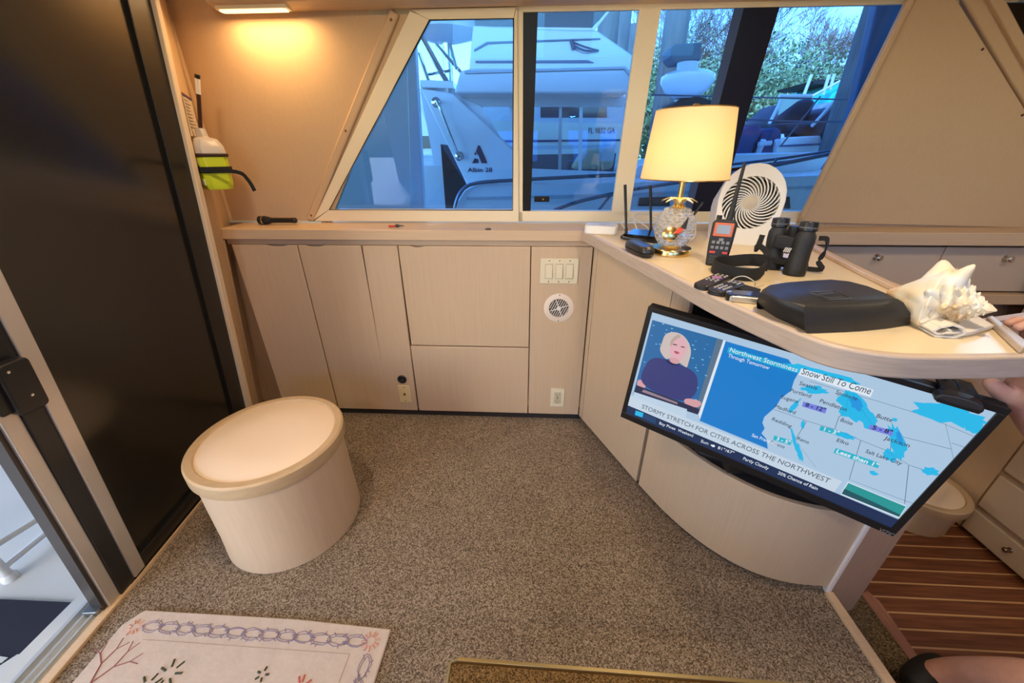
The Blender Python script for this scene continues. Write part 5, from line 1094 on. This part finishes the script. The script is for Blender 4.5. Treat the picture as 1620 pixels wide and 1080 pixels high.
# ================================================================== OUTSIDE, TO PORT: THE MARINA
bm = B(); box(bm, -40, 60, 2.2, 16, -1.4, -1.1)
wt = bpy.data.materials.new('harbour_water'); wt.use_nodes = True; tt = wt.node_tree; bs = tt.nodes['Principled BSDF']; bs.inputs['Base Color'].default_value = (.03, .06, .07, 1); bs.inputs['Roughness'].default_value = .08
nz = tt.nodes.new('ShaderNodeTexNoise'); nz.inputs['Scale'].default_value = 2.5; bp = tt.nodes.new('ShaderNodeBump'); bp.inputs['Strength'].default_value = .4; tt.links.new(nz.outputs[0], bp.inputs['Height']); tt.links.new(bp.outputs[0], bs.inputs['Normal'])
tag(obj('water', bm, wt), 'dark harbour water under the boats', 'water', kind='stuff')
bm = B(); box(bm, -9, 14, -5, 3.9, 4.6, 4.75); tag(obj('added_shade_roof', bm, mat('shade_roof_metal', (.8, .82, .84), .6)), 'unseen flat roof added to shade the berths', 'roof')  # unseen roof, added to keep direct sun off the boats and cockpit
bm = B(); box(bm, -60, 90, 15.5, 60, -1.4, -.5); struct('ground', bm, mat('bank_grass', (.12, .16, .06), .95, noise=.5, scale=(2, 2, 2)))
def PP(pts, Y): return [onY(x, y, Y) for x, y in pts]
def slab(name, pts, Y, th, m, par, **k): bm = B(); prism(bm, PP(pts, Y), (0, th, 0)); return obj(name, bm, m, par, **k)
# own cockpit wing seen through the aft window
bm = B(); prism(bm, PP([(500, 345), (560, 200), (641, 20), (652, 20), (670, 335), (672, 360), (490, 380)], 2.25), (0, .04, 0)); o = struct('trim_23', bm, gel, bevel=.004)
bm = B(); prism(bm, PP([(640, 20), (654, 20), (672, 345), (650, 345)], 2.21), (0, .05, 0)); o = struct('trim_24', bm, gel, bevel=.008)

# ---- the neighbouring cruiser
Yb = 3.6
bt = thing('neighbour_cruiser', onY(1000, 400, Yb), 'white cruiser lettered Albin 28 moored close outside the side windows', 'boat')
slab('hull', [(660, 420), (735, 300), (760, 290), (1000, 288), (1330, 276), (1450, 262), (1430, 420)], 3.30, 1.6, gel, bt, bevel=.01)
slab('rub_rail', [(738, 312), (990, 306), (1330, 292), (1330, 296), (990, 311), (738, 316)], 3.285, .02, gelg, bt)
wing = slab('cabin_wing', [(664, 138), (716, 147), (812, 236), (832, 300), (742, 300)], 3.50, .10, gel, bt, bevel=.012, seg=3)
slab('cabin_side_top', [(714, 146), (1000, 152), (985, 168), (756, 168)], 3.55, .06, gel, bt, bevel=.004)
slab('cabin_side_low', [(818, 266), (982, 272), (978, 300), (822, 300)], 3.55, .06, gel, bt, bevel=.004)
slab('window_surround', [(714, 147), (760, 166), (822, 268), (812, 285), (798, 232)], 3.54, .06, gel, bt, bevel=.004)
wn = slab('side_window', [(758, 166), (995, 164), (980, 274), (818, 270)], 3.60, .004, glass_mat('smoked_boat_glass', (.88, .94, .94), 1.5), bt)
for x0, x1, x2, x3, m in ((917, 922, 915, 920, gel), (885, 889, 883, 888, alum), (806, 810, 818, 822, alum)): slab('window_bar', [(x0, 165), (x1, 165), (x3, 273), (x2, 273)], 3.575, .02, m, wn)
slab('window_sill', [(818, 268), (980, 272), (980, 277), (820, 273)], 3.56, .04, alum, wn)
slab('cabin_seat', [(925, 235), (975, 232), (970, 268), (905, 268)], 4.2, .3, mat('tan_hull', (.55, .40, .22), .6), bt, bevel=.04)
slab('far_window_bar', [(885, 168), (889, 168), (887, 240), (883, 240)], 4.6, .03, alum, bt); slab('far_window_sill', [(770, 232), (975, 228), (975, 234), (775, 238)], 4.6, .04, gelg, bt)
slab('inner_shadow_sheet', [(766, 246), (975, 242), (968, 290), (815, 290)], 4.65, .03, mat('teal_shadow', (.06, .10, .12), .7), bt)  # dark sheet standing in for the shade inside the cabin
slab('roof_overhang', [(728, 112), (745, 108), (992, 107), (1003, 126), (992, 148), (718, 147)], 3.30, .5, gel, bt, bevel=.015, seg=3)
slab('roof_edge_line', [(735, 112), (990, 105), (1003, 124), (1000, 126), (988, 109), (735, 116)], 3.28, .02, gelg, bt)
slab('flybridge_side', [(748, 40), (870, 46), (945, 48), (1008, 92), (1008, 112), (742, 112)], 3.48, .35, gel, bt, bevel=.01)
slab('styling_line', [(750, 78), (770, 66), (950, 60), (950, 62), (772, 69), (750, 81)], 3.465, .02, mat('grey_stripe', (.16, .22, .32), .5), bt); slab('styling_line', [(752, 96), (930, 95), (940, 99), (752, 99)], 3.465, .02, MATS['grey_stripe'], bt)
slab('flybridge_windscreen', [(750, 14), (965, 12), (935, 46), (752, 44)], 3.60, .02, mat('tinted_screen', (.05, .06, .05), .1), bt)
slab('screen_rail', [(748, 42), (938, 44), (965, 12), (969, 12), (941, 48), (748, 46)], 3.58, .02, alum, bt)
bm = B(); p = onY(705, 55, 3.9); lathe(bm, [(.10, -.05), (.30, .0), (.34, .06), (.34, .10), (.30, .11)], 36, T(p)); st_1 = obj('helm_seat', bm, gel, bt)
bm = B(); tube(bm, [p+V((0, 0, -.5)), p+V((0, 0, -.04))], .04, 12); obj('pedestal', bm, chrome, st_1)
bm = B()
for a, b, r_ in (((668, 60), (708, 132), .022), ((663, 85), (680, 135), .015), ((712, 70), (722, 108), .012), ((690, 70), (730, 115), .012), ((676, 118), (712, 112), .010)): tube(bm, [onY(*a, 3.75), onY(*b, 3.62)], r_, 10)
obj('ladder_tubes', bm, chrome, bt)
slab('flybridge_sole', [(664, 126), (716, 128), (718, 140), (664, 138)], 3.45, .5, gel, bt, bevel=.005)
slab('aft_bulkhead', [(664, 140), (735, 140), (760, 330), (700, 330)], 4.4, .05, gelg, bt)
slab('cockpit_shadow_block', [(697, 228), (742, 300), (722, 345), (706, 345)], 3.62, .6, mat('shade_black', (.012, .012, .015), .7), bt)  # dark block standing in for the shade of the cockpit
slab('cockpit_coaming', [(640, 262), (700, 262), (710, 345), (640, 345)], 4.2, .3, gelg, bt)
# grab rail on the wing
bm = B(); tube(bm, smooth_path([onY(690, 162, 3.49), onY(694, 166, 3.43), onY(724, 243, 3.43), onY(728, 247, 3.49)], 6), .012, 10)
for x, y in ((690, 162), (727, 247)): lathe(bm, [(.036, 0), (.036, .01), (.02, .02)], 20, frame_m(onY(x, y, 3.50), (1, 0, 0), (0, 0, 1)))
obj('grab_rail', bm, chrome, bt)
def opx(x, y, o, Y): p = onY(x, y, Y); p.y -= o; return p
lm = mat('dark_navy_lettering', (.03, .035, .08), .5)
pw = onY(740, 272, 3.497); pe = onY(779, 270, 3.497)
text('boat_lettering', 'Albin 28', frame_m(pw, (1, 0, 0), (0, 0, 1)), .048, lm, bt, width=(pe-pw).length, extrude=.001, bold=.0006)
for q in ([(747, 258), (751, 250), (757, 252), (757, 258)], [(756, 230), (759, 230), (771, 258), (762, 258), (757, 246), (753, 240)]): slab('boat_emblem', q, 3.495, .004, lm, bt)
slab('boat_emblem', [(749, 243), (751.3, 242), (752, 239.5), (752.8, 242), (755.5, 243), (752.8, 244), (752, 247), (751.3, 244)], 3.495, .004, lm, bt)
# foredeck and hull details
slab('hull_port', [(1232, 312), (1250, 311), (1251, 330), (1230, 330)], 3.28, .03, darkglass, bt, bevel=.004); slab('hull_port', [(1012, 313), (1060, 311), (1060, 326), (1010, 326)], 3.28, .03, darkglass, bt, bevel=.004)
bm = B()
def rail(bm, pts, Y, r_=.012): tube(bm, smooth_path([onY(x, y, Y) for x, y in pts], 6), r_, 10)
rail(bm, [(717, 345), (722, 318), (732, 300), (752, 290), (812, 285), (985, 276)], 3.26, .014)
rail(bm, [(850, 345), (905, 322), (975, 305), (1010, 298), (1160, 274), (1340, 238)], 3.18, .014); rail(bm, [(1140, 262), (1240, 250), (1345, 234)], 3.24, .010)
for a, b in (((968, 306), (945, 335)), ((1115, 283), (1095, 310)), ((1230, 250), (1212, 275)), ((1320, 238), (1300, 268))): rail(bm, [a, b], 3.18, .010)
obj('deck_rails', bm, mat('dark_steel_rail', (.14, .18, .26), .25, metal=.6), bt)
slab('foredeck', [(985, 300), (1010, 262), (1100, 246), (1330, 240), (1335, 280), (985, 292)], 3.75, 1.0, gel, bt, bevel=.03, seg=3)
bm = B()
for x0 in (905, 906.5): tube(bm, smooth_path([onY(x0, 66+(x0-905)*4, 3.465), onY(925, 74+(x0-905)*4, 3.44), onY(947, 80, 3.465)], 4), .006, 6)
tube(bm, [onY(904, 63, 3.46), onY(908, 78, 3.46)], .014, 8); obj('wiper', bm, mat('wiper_grey', (.10, .13, .2), .5), bt)
# second boat behind, seen through the windows, with its registration
bk_ = thing('registered_boat', onY(920, 250, 5.2), 'cream boat with a blue registration number seen behind the neighbour cruiser windows', 'boat')
p = PP([(940, 212)], 3.592)[0]
slab('hull', [(740, 190), (1000, 196), (1000, 330), (760, 330)], 5.2, 1.2, mat('cream_hull', (.80, .80, .70), .4), bk_)
slab('cabin', [(760, 150), (990, 150), (990, 196), (745, 192)], 5.5, .6, gelg, bk_); slab('cabin_window', [(855, 166), (960, 166), (960, 186), (855, 186)], 5.49, .02, darkglass, bk_)
slab('hull_stripe', [(745, 222), (1000, 220), (1000, 223), (745, 226)], 5.19, .02, navy, bk_)
pw = onY(930, 211, 5.195); pe = onY(972, 211, 5.195)
text('registration_number', 'FL 9832 GA', frame_m(pw, (1, 0, 0), (0, 0, 1)), .085, lm, bk_, width=(pe-pw).length, extrude=.001, bold=.0008)

# ---- radar mast on the foredeck line, pilings, far boats
t = thing('radar_mast', onY(1075, 150, 4.6), 'grey radar dome on a white round platform above the neighbour cruiser', 'radar')
p = onY(1086, 134, 4.6)
bm = B(); lathe(bm, [(.10, -.12), (.20, -.06), (.25, .02), (.25, .07), (.20, .10)], 40, T(p)); obj('platform', bm, gel, t)
bm = B(); lathe(bm, [(.09, .10), (.10, .18)], 24, T(p+V((-.02, 0, 0)))); obj('pedestal', bm, gelg, t)
bm = B(); prism(bm, [onY(1062, 75, 4.55), onY(1068, 69, 4.55), onY(1111, 66, 4.55), onY(1110, 95, 4.55), onY(1070, 98, 4.55), onY(1062, 88, 4.55)], (0, .3, 0)); obj('radar_cover', bm, mat('slate_canvas', (.10, .14, .18), .7), t, bevel=.03, seg=3)
bm = B(); tube(bm, [p+V((0, .1, -.9)), p+V((0, .1, -.05))], .06, 12); obj('post', bm, gel, t)
bm = B(); prism(bm, [onY(1070, 160, 4.5), onY(1100, 150, 4.5), onY(1125, 158, 4.5), onY(1148, 172, 4.5), onY(1075, 176, 4.5)], (0, .5, 0)); obj('dark_canvas', bm, blackm, t, bevel=.02)
piling = mat('weathered_piling', (.16, .15, .15), .85, noise=.4, scale=(20, 20, 3))
for i, (x0, x1, yt, Y, r_) in enumerate(((1073, 1064, 10, 6.5, .16), (964, 958, -20, 6.0, .13), (985, 976, 5, 7.5, .14), (1006, 998, 40, 9.0, .15), (1404, 1366, 0, 5.2, .22))):
    bm = B(); a = onY(x0, -40 if yt < 8 else yt, Y); b = V((onY(x1, 110, Y).x, Y, -1.3)); a.x = onY(x0, 20, Y).x; b.x = a.x
    tube(bm, [b, a], r_, 16); tag(obj('dock_piling', bm, piling), ('grey dock piling behind the radar cover', 'dark dock piling nearest the neighbour flybridge screen', 'dock piling in the middle of three beside the flybridge', 'dock piling farthest beside the flybridge', 'thick dark dock piling beside the teal canopy')[i], 'piling', 'dock pilings')
bm = B(); bx_ = [onY(1394, 10, 2.6), onY(1412, 5, 2.6), onY(1440, 40, 2.6), onY(1300, 340, 2.6), onY(1285, 330, 2.6), onY(1340, 190, 2.6)]
prism(bm, PP([(1394, -15), (1455, -15), (1440, 60), (1300, 345), (1288, 345), (1345, 190)], 2.15), (0, .05, 0)); struct('trim_25', bm, mat('own_boat_pillar_blue_grey', (.12, .15, .27), .4), bevel=.01)
def farboat(x0, x1, y0, y1, Y, label, cover=None):
    t = thing('moored_boat', onY((x0+x1)/2, y1, Y), label, 'boat', 'boats moored beyond the neighbour cruiser')
    hp_ = PP([(x0, y0+6), (x1, y0), (x1+8, y1), (x0-4, y1)], Y); hp_ += [V((hp_[3].x+.3, Y+.2, -1.2))]; hp_.insert(3, V((hp_[2].x-.3, Y+.2, -1.2)))
    bm = B(); prism(bm, hp_, (0, 1.8, 0)); obj('hull', bm, gel, t, bevel=.04, seg=3)
    slab('hull_stripe', [(x0, y0+18), (x1+4, y0+12), (x1+5, y0+15), (x0-1, y0+21)], Y-.02, .03, mat('blue_stripe', (.06, .10, .25), .4), t)
    return t
b1 = farboat(1225, 1345, 212, 268, 5.6, 'white moored boat with black canvas covers beyond the blue outboards')
for q, dY in (([(1228, 190), (1262, 160), (1285, 154), (1294, 162), (1278, 190), (1250, 205), (1230, 206)], .3), ([(1304, 205), (1320, 175), (1345, 162), (1358, 170), (1330, 225), (1310, 230)], -.1), ([(1255, 196), (1290, 194), (1296, 204), (1265, 210)], .1)):
    bm = B(); prism(bm, PP(q, 5.6+dY), (0, .9, 0)); obj('canvas_cover', bm, mat('black_blue_canvas', (.012, .016, .035), .6), b1, bevel=.08, seg=4)
slab('windscreen', [(1232, 160), (1238, 152), (1282, 152), (1262, 160), (1232, 182)], 5.5, .03, mat('pale_screen', (.45, .62, .55), .2), b1)
bm = B()
for a, b in (((1216, 198), (1236, 158)), ((1284, 200), (1330, 150)), ((1232, 152), (1284, 152))): tube(bm, [onY(*a, 5.5), onY(*b, 5.5)], .02, 8)
obj('poles', bm, wa, b1)
b2 = farboat(1290, 1400, 190, 240, 7.5, 'white moored boat under a teal canopy with tall fishing rods')
bm = B(); prism(bm, PP([(1302, 176), (1318, 148), (1360, 120), (1366, 132), (1345, 155), (1318, 178)], 7.2), (0, 1.5, 0)); obj('teal_canopy', bm, mat('teal_canvas', (.02, .55, .50), .7), b2, bevel=.03)
bm = B()
for a, b in (((1272, 150), (1284, 118)), ((1302, 150), (1312, 118)), ((1313, 142), (1320, 117)), ((1330, 140), (1338, 118)), ((1358, 140), (1364, 114)), ((1270, 160), (1330, 128))): tube(bm, [onY(*a, 7.2), onY(*b, 7.2)], .022, 6)
obj('fishing_rods', bm, wa, b2)
bm = B(); prism(bm, PP([(1286, 128), (1300, 125), (1340, 127), (1345, 131), (1300, 133), (1287, 132)], 7.6), (0, 1.0, 0)); obj('dark_top', bm, blackm, b2)
bm = B(); prism(bm, PP([(1284, 190), (1300, 165), (1318, 160), (1300, 190)], 7.0), (0, .4, 0)); obj('slate_console', bm, mat('slate_console', (.20, .25, .34), .5), b2, bevel=.03)
for i, q in enumerate(([(1160, 246), (1172, 210), (1186, 198), (1202, 194), (1208, 206), (1196, 230), (1186, 252), (1160, 252)], [(1196, 248), (1204, 214), (1214, 204), (1232, 200), (1240, 210), (1236, 228), (1226, 250), (1206, 256)])):
    t = thing('outboard_engine', onY(1180+35*i, 250, 4.9), ('blue covered outboard engine nearest the table lamp, tilted', 'blue covered outboard engine beside the first, nearer the black covers')[i], 'engine', 'covered outboard engines')
    bm = B(); prism(bm, PP(q, 4.9), (0, .45, 0)); obj('cowl_cover', bm, navy, t, bevel=.09, seg=5)
    bm = B(); tube(bm, [onY(1190+30*i, 262, 5.0), onY(1208+22*i, 222, 4.85)], .03, 10); tube(bm, [onY(1200+25*i, 228, 4.85), onY(1220+14*i, 226, 4.85)], .025, 10); obj('bracket', bm, gelg, t)
t = thing('mooring_lines', onY(1200, 200, 4.2), 'thin dark mooring lines stretched across the boats outside', 'rope')
for i, (a, b) in enumerate((((1030, 150), (1360, 158)), ((1140, 188), (1340, 194)), ((1160, 200), (1350, 190)), ((1236, 230), (1298, 152)))): bm = B(); tube(bm, [onY(*a, 4.2), onY(*b, 4.2)], .007, 6); obj('rope', bm, mat('dark_rope', (.08, .10, .15), .8), t)
# distant cruiser beyond at the far left of the aft window
slabt = thing('distant_cruiser', onY(600, 250, 6), 'pale hull of a distant boat low in the aft window corner', 'boat')
slab('hull', [(520, 240), (700, 250), (705, 440), (515, 440)], 6.0, 1.5, gelg, slabt, bevel=.05)
slab('cabin', [(540, 150), (660, 140), (700, 250), (540, 250)], 6.3, 1.2, gel, slabt, bevel=.05)
slab('cabin_window', [(560, 215), (690, 215), (690, 235), (560, 235)], 6.28, .05, darkglass, slabt)
bm = B(); box(bm, -40, 60, 14.6, 15.6, -1.3, -.35); struct('trim_26', bm, mat('seawall_grey', (.35, .33, .30), .9, noise=.3, scale=(2, 2, 2)))

# ---- trees
leafm = mat('pale_green_leaves', (.26, .32, .14), .7, col2=(.12, .17, .07), scale=(3, 3, 3)); bark = mat('grey_bark', (.22, .17, .14), .9); twig = mat('rust_twigs', (.30, .17, .12), .9)  # leaf green lightened so its colour carries the distant haze
leafm2 = mat('olive_leaves', (.30, .31, .17), .7, col2=(.14, .16, .08), scale=(3, 3, 3))
def bush(x, Y, h_, r_, label, m, seed, n=7500):
    rg = random.Random(seed); t = thing('tree', (x, Y, -.5), label, 'tree', 'trees on the far bank')
    bm = B(); tube(bm, [V((x, Y, -.55)), V((x+.1, Y, h_*.35)), V((x, Y, h_*.6))], [.18, .13, .06], 8)
    for k in range(5): a = rg.random()*6.28; tube(bm, [V((x, Y, h_*.2)), V((x+r_*.6*math.cos(a), Y+r_*.4*math.sin(a), h_*(.4+.3*rg.random())))], [.08, .02], 6)
    obj('trunk', bm, bark, t)
    bm = B()
    lobes = [(V((x+(rg.random()-.5)*r_*1.5, Y+(rg.random()-.5)*r_, h_*(.35+.45*rg.random()))), r_*(.35+.3*rg.random())) for k in range(12)]
    for k in range(n):
        c, q = rg.choice(lobes); d = V((rg.gauss(0, 1), rg.gauss(0, 1), rg.gauss(0, 1))).normalized(); p = c+d*q*(.75+.25*rg.random()); s = .045+.06*rg.random()
        if p.z < -.4: continue
        a = V((rg.gauss(0, 1), rg.gauss(0, 1), rg.gauss(0, 1))).normalized(); b = a.cross(d+V((.01, 0, 0))).normalized()
        vs_ = [bm.verts.new(p+a*s), bm.verts.new(p+b*s*.5), bm.verts.new(p-a*s), bm.verts.new(p-b*s*.5)]; bm.faces.new(vs_)
    me = bpy.data.meshes.new('foliage'); bm.to_mesh(me); bm.free(); link('foliage', me, m, t)
LB = ('rounded green bushy tree', 'olive green leafy tree', 'dense dark green tree', 'low green shrub tree', 'tall leafy green tree', 'small olive shrub tree', 'broad green bank tree', 'thin green bank tree')
WH = ('behind the radar cover', 'just beside the lamp shade top', 'beyond the navy window frame', 'above the black boat covers', 'between the piling and radar', 'above the teal canopy', 'farthest towards the beige panel', 'behind the first outboard engine')
for i, (px_, top, w_, Y) in enumerate(((1040, 85, 2.6, 20), (1090, 110, 2.4, 18), (1140, 118, 2.6, 19), (1195, 100, 2.8, 18), (1240, 108, 2.6, 20), (1300, 128, 2.6, 19), (1360, 125, 2.8, 20), (985, 120, 2.6, 21))):
    p = onY(px_, top, Y); bush(p.x, Y, p.z*1.12, w_, LB[i]+' '+WH[i], leafm if i % 2 else leafm2, 40+i)
def bare(x, Y, H_, label, seed, tw=bark):
    rg = random.Random(seed); t = thing('bare_tree', (x, Y, -.5), label, 'tree', 'bare trees on the far bank'); bm = B(); bm2 = B()
    def grow(p, d, L, r_, n):
        q = p+d*L; tube(bm if n > 3 else bm2, [p, p.lerp(q, .5)+V((rg.gauss(0, .03), 0, 0))*L, q], [r_, r_*.85, r_*.7], 5 if n > 3 else 3)
        if n == 0: return
        for k in range(3 if n > 1 else 3):
            nd = (d+V((rg.gauss(0, .42), rg.gauss(0, .42), rg.gauss(0.05, .22)))).normalized(); grow(q if k else p.lerp(q, .75), nd, L*(.66+.18*rg.random()), max(r_*.62, .007), n-1)
    grow(V((x, Y, -.6)), V((.03, 0, 1)), H_*.33, .11, 7)
    obj('limbs', bm, bark, t); obj('twigs', bm2, tw, t)
for i, (px_, top, Y, tw) in enumerate(((1085, 25, 22, bark), (1118, 15, 23, bark), (1225, 15, 22, twig), (1275, 12, 23, twig), (1330, 50, 22, twig), (1385, 60, 24, twig))):
    p = onY(px_, top, Y); bare(p.x-.6, Y, (p.z+.6)*.95, ('bare grey tree behind the radar cover', 'tall bare grey tree beside the navy window frame', 'bare tree with rusty twigs close past the navy window frame', 'tallest bare tree with rusty twigs in mid pane', 'bare rusty tree above the teal canopy', 'bare rusty tree nearest the thick piling')[i], 60+i, tw)

# ================================================================== THE PERSON AT THE RIGHT
pr_ = thing('person', (1.6, .2, -.2), 'person gripping the counter end with one hand, black shoe on the step', 'person')
def skinned(name, nodes, edges, m, parent, root=0, sub=2):
    me = bpy.data.meshes.new(name); me.from_pydata([V(p) for p, r_ in nodes], edges, []); o = link(name, me, m, parent)
    s = o.modifiers.new('skin', 'SKIN'); s.use_smooth_shade = True
    for i, (p, r_) in enumerate(nodes):
        v_ = me.skin_vertices[0].data[i]; v_.radius = (r_, r_) if not isinstance(r_, tuple) else r_; v_.use_root = (i == root)
    ss = o.modifiers.new('sub', 'SUBSURF'); ss.levels = sub; ss.render_levels = sub; return o
N_ = []; E_ = []
def nd(p, r_, par=None):
    N_.append((p, r_)); i = len(N_)-1
    if par is not None: E_.append((par, i))
    return i
pel = nd((1.85, -.02, .30), .15); sp1 = nd((1.85, -.05, .50), .14, pel); ch = nd((1.82, -.03, .72), .16, sp1); nk0 = nd((1.80, .0, .90), .06, ch); nk = nd((1.79, .02, .96), .055, nk0); hd1 = nd((1.78, .05, 1.05), .085, nk); nd((1.77, .06, 1.14), .085, hd1)
sh1 = nd((1.66, .10, .83), .060, ch); el = nd((1.45, .42, .60), .044, sh1); wr0 = nd(onY(1700, 740, .72), .040, el); wr = nd(onY(1640, 668, .72), .034, wr0)
pm = nd(onY(1618, 618, .70), .036, wr)
for (dx, dy), L in (((.0, .0), 0),):
    pass
for i, (yo, L, zt) in enumerate(((.030, .9, 0), (.010, 1.0, .002), (-.010, .95, .002), (-.030, .8, 0))):
    k1 = nd((.930, .645+yo, .975), .0120, pm); k2 = nd((.900, .645+yo, 1.022), .0098, k1); k3 = nd((.900-.026*L, .644+yo*.95, 1.030), .0088, k2); nd((.900-.045*L, .643+yo*.9, 1.021), .0080, k3)
th1 = nd(onY(1588, 622, .70), .022, pm); th2 = nd(onY(1572, 610, .70), .015, th1); nd(onY(1562, 602, .70), .012, th2)
sh2 = nd((1.98, -.16, .83), .060, ch); e2 = nd((2.02, -.30, .58), .042, sh2); w2 = nd((1.85, -.36, .42), .03, e2); nd((1.78, -.33, .40), .03, w2)
hp = nd((1.78, .05, .28), .10, pel); kn = nd((1.66, .30, .22), .068, hp); cf = nd(onZ(1650, 1082, .10), .058, kn); an = nd(onZ(1530, 1064, -.06), .042, cf); hl = nd(onZ(1490, 1062, -.11), .036, an); nd(onZ(1455, 1070, -.15), .030, hl)
hp2 = nd((1.95, -.12, .28), .10, pel); kn2 = nd((1.98, -.50, .22), .068, hp2); cf2 = nd((1.98, -.52, -.0), .052, kn2); an2 = nd((1.97, -.5, -.30), .036, cf2); nd((1.93, -.40, -.36), .032, an2)
skinned('body', N_, E_, skin, pr_)
# shirt, shorts, hair (out of the frame), shoe
skinned('shirt', [((1.85, -.03, .34), .165), ((1.85, -.05, .52), .155), ((1.82, -.03, .74), .175), ((1.80, 0, .87), .085), ((1.66, .10, .82), .072), ((1.55, .21, .78), .060), ((1.98, -.16, .82), .072), ((2.0, -.23, .70), .060)], [(0, 1), (1, 2), (2, 3), (2, 4), (4, 5), (2, 6), (6, 7)], mat('grey_shirt', (.25, .27, .30), .9), pr_)
skinned('shorts', [((1.85, -.03, .30), .165), ((1.76, .08, .28), .115), ((1.70, .22, .24), .09), ((1.96, -.15, .28), .115), ((1.98, -.35, .25), .09)], [(0, 1), (1, 2), (0, 3), (3, 4)], mat('navy_shorts', (.03, .04, .08), .9), pr_)
skinned('hair', [((1.79, .04, 1.15), .088), ((1.80, .02, 1.10), .085), ((1.815, .0, 1.04), .07)], [(0, 1), (1, 2)], mat('grey_hair', (.25, .23, .21), .9), pr_)
skinned('shoe', [(onZ(1500, 1047, -.135), .030), (onZ(1478, 1058, -.145), .046), (onZ(1458, 1072, -.15), .047), (onZ(1440, 1092, -.155), .044)], [(0, 1), (1, 2), (2, 3)], mat('black_shoe', (.008, .008, .008), .6), pr_)
bm = B(); tube(bm, [V((.853, .644+.0, 1.0)), V((.853, .645, 1.001))], .001) ; bm.free()
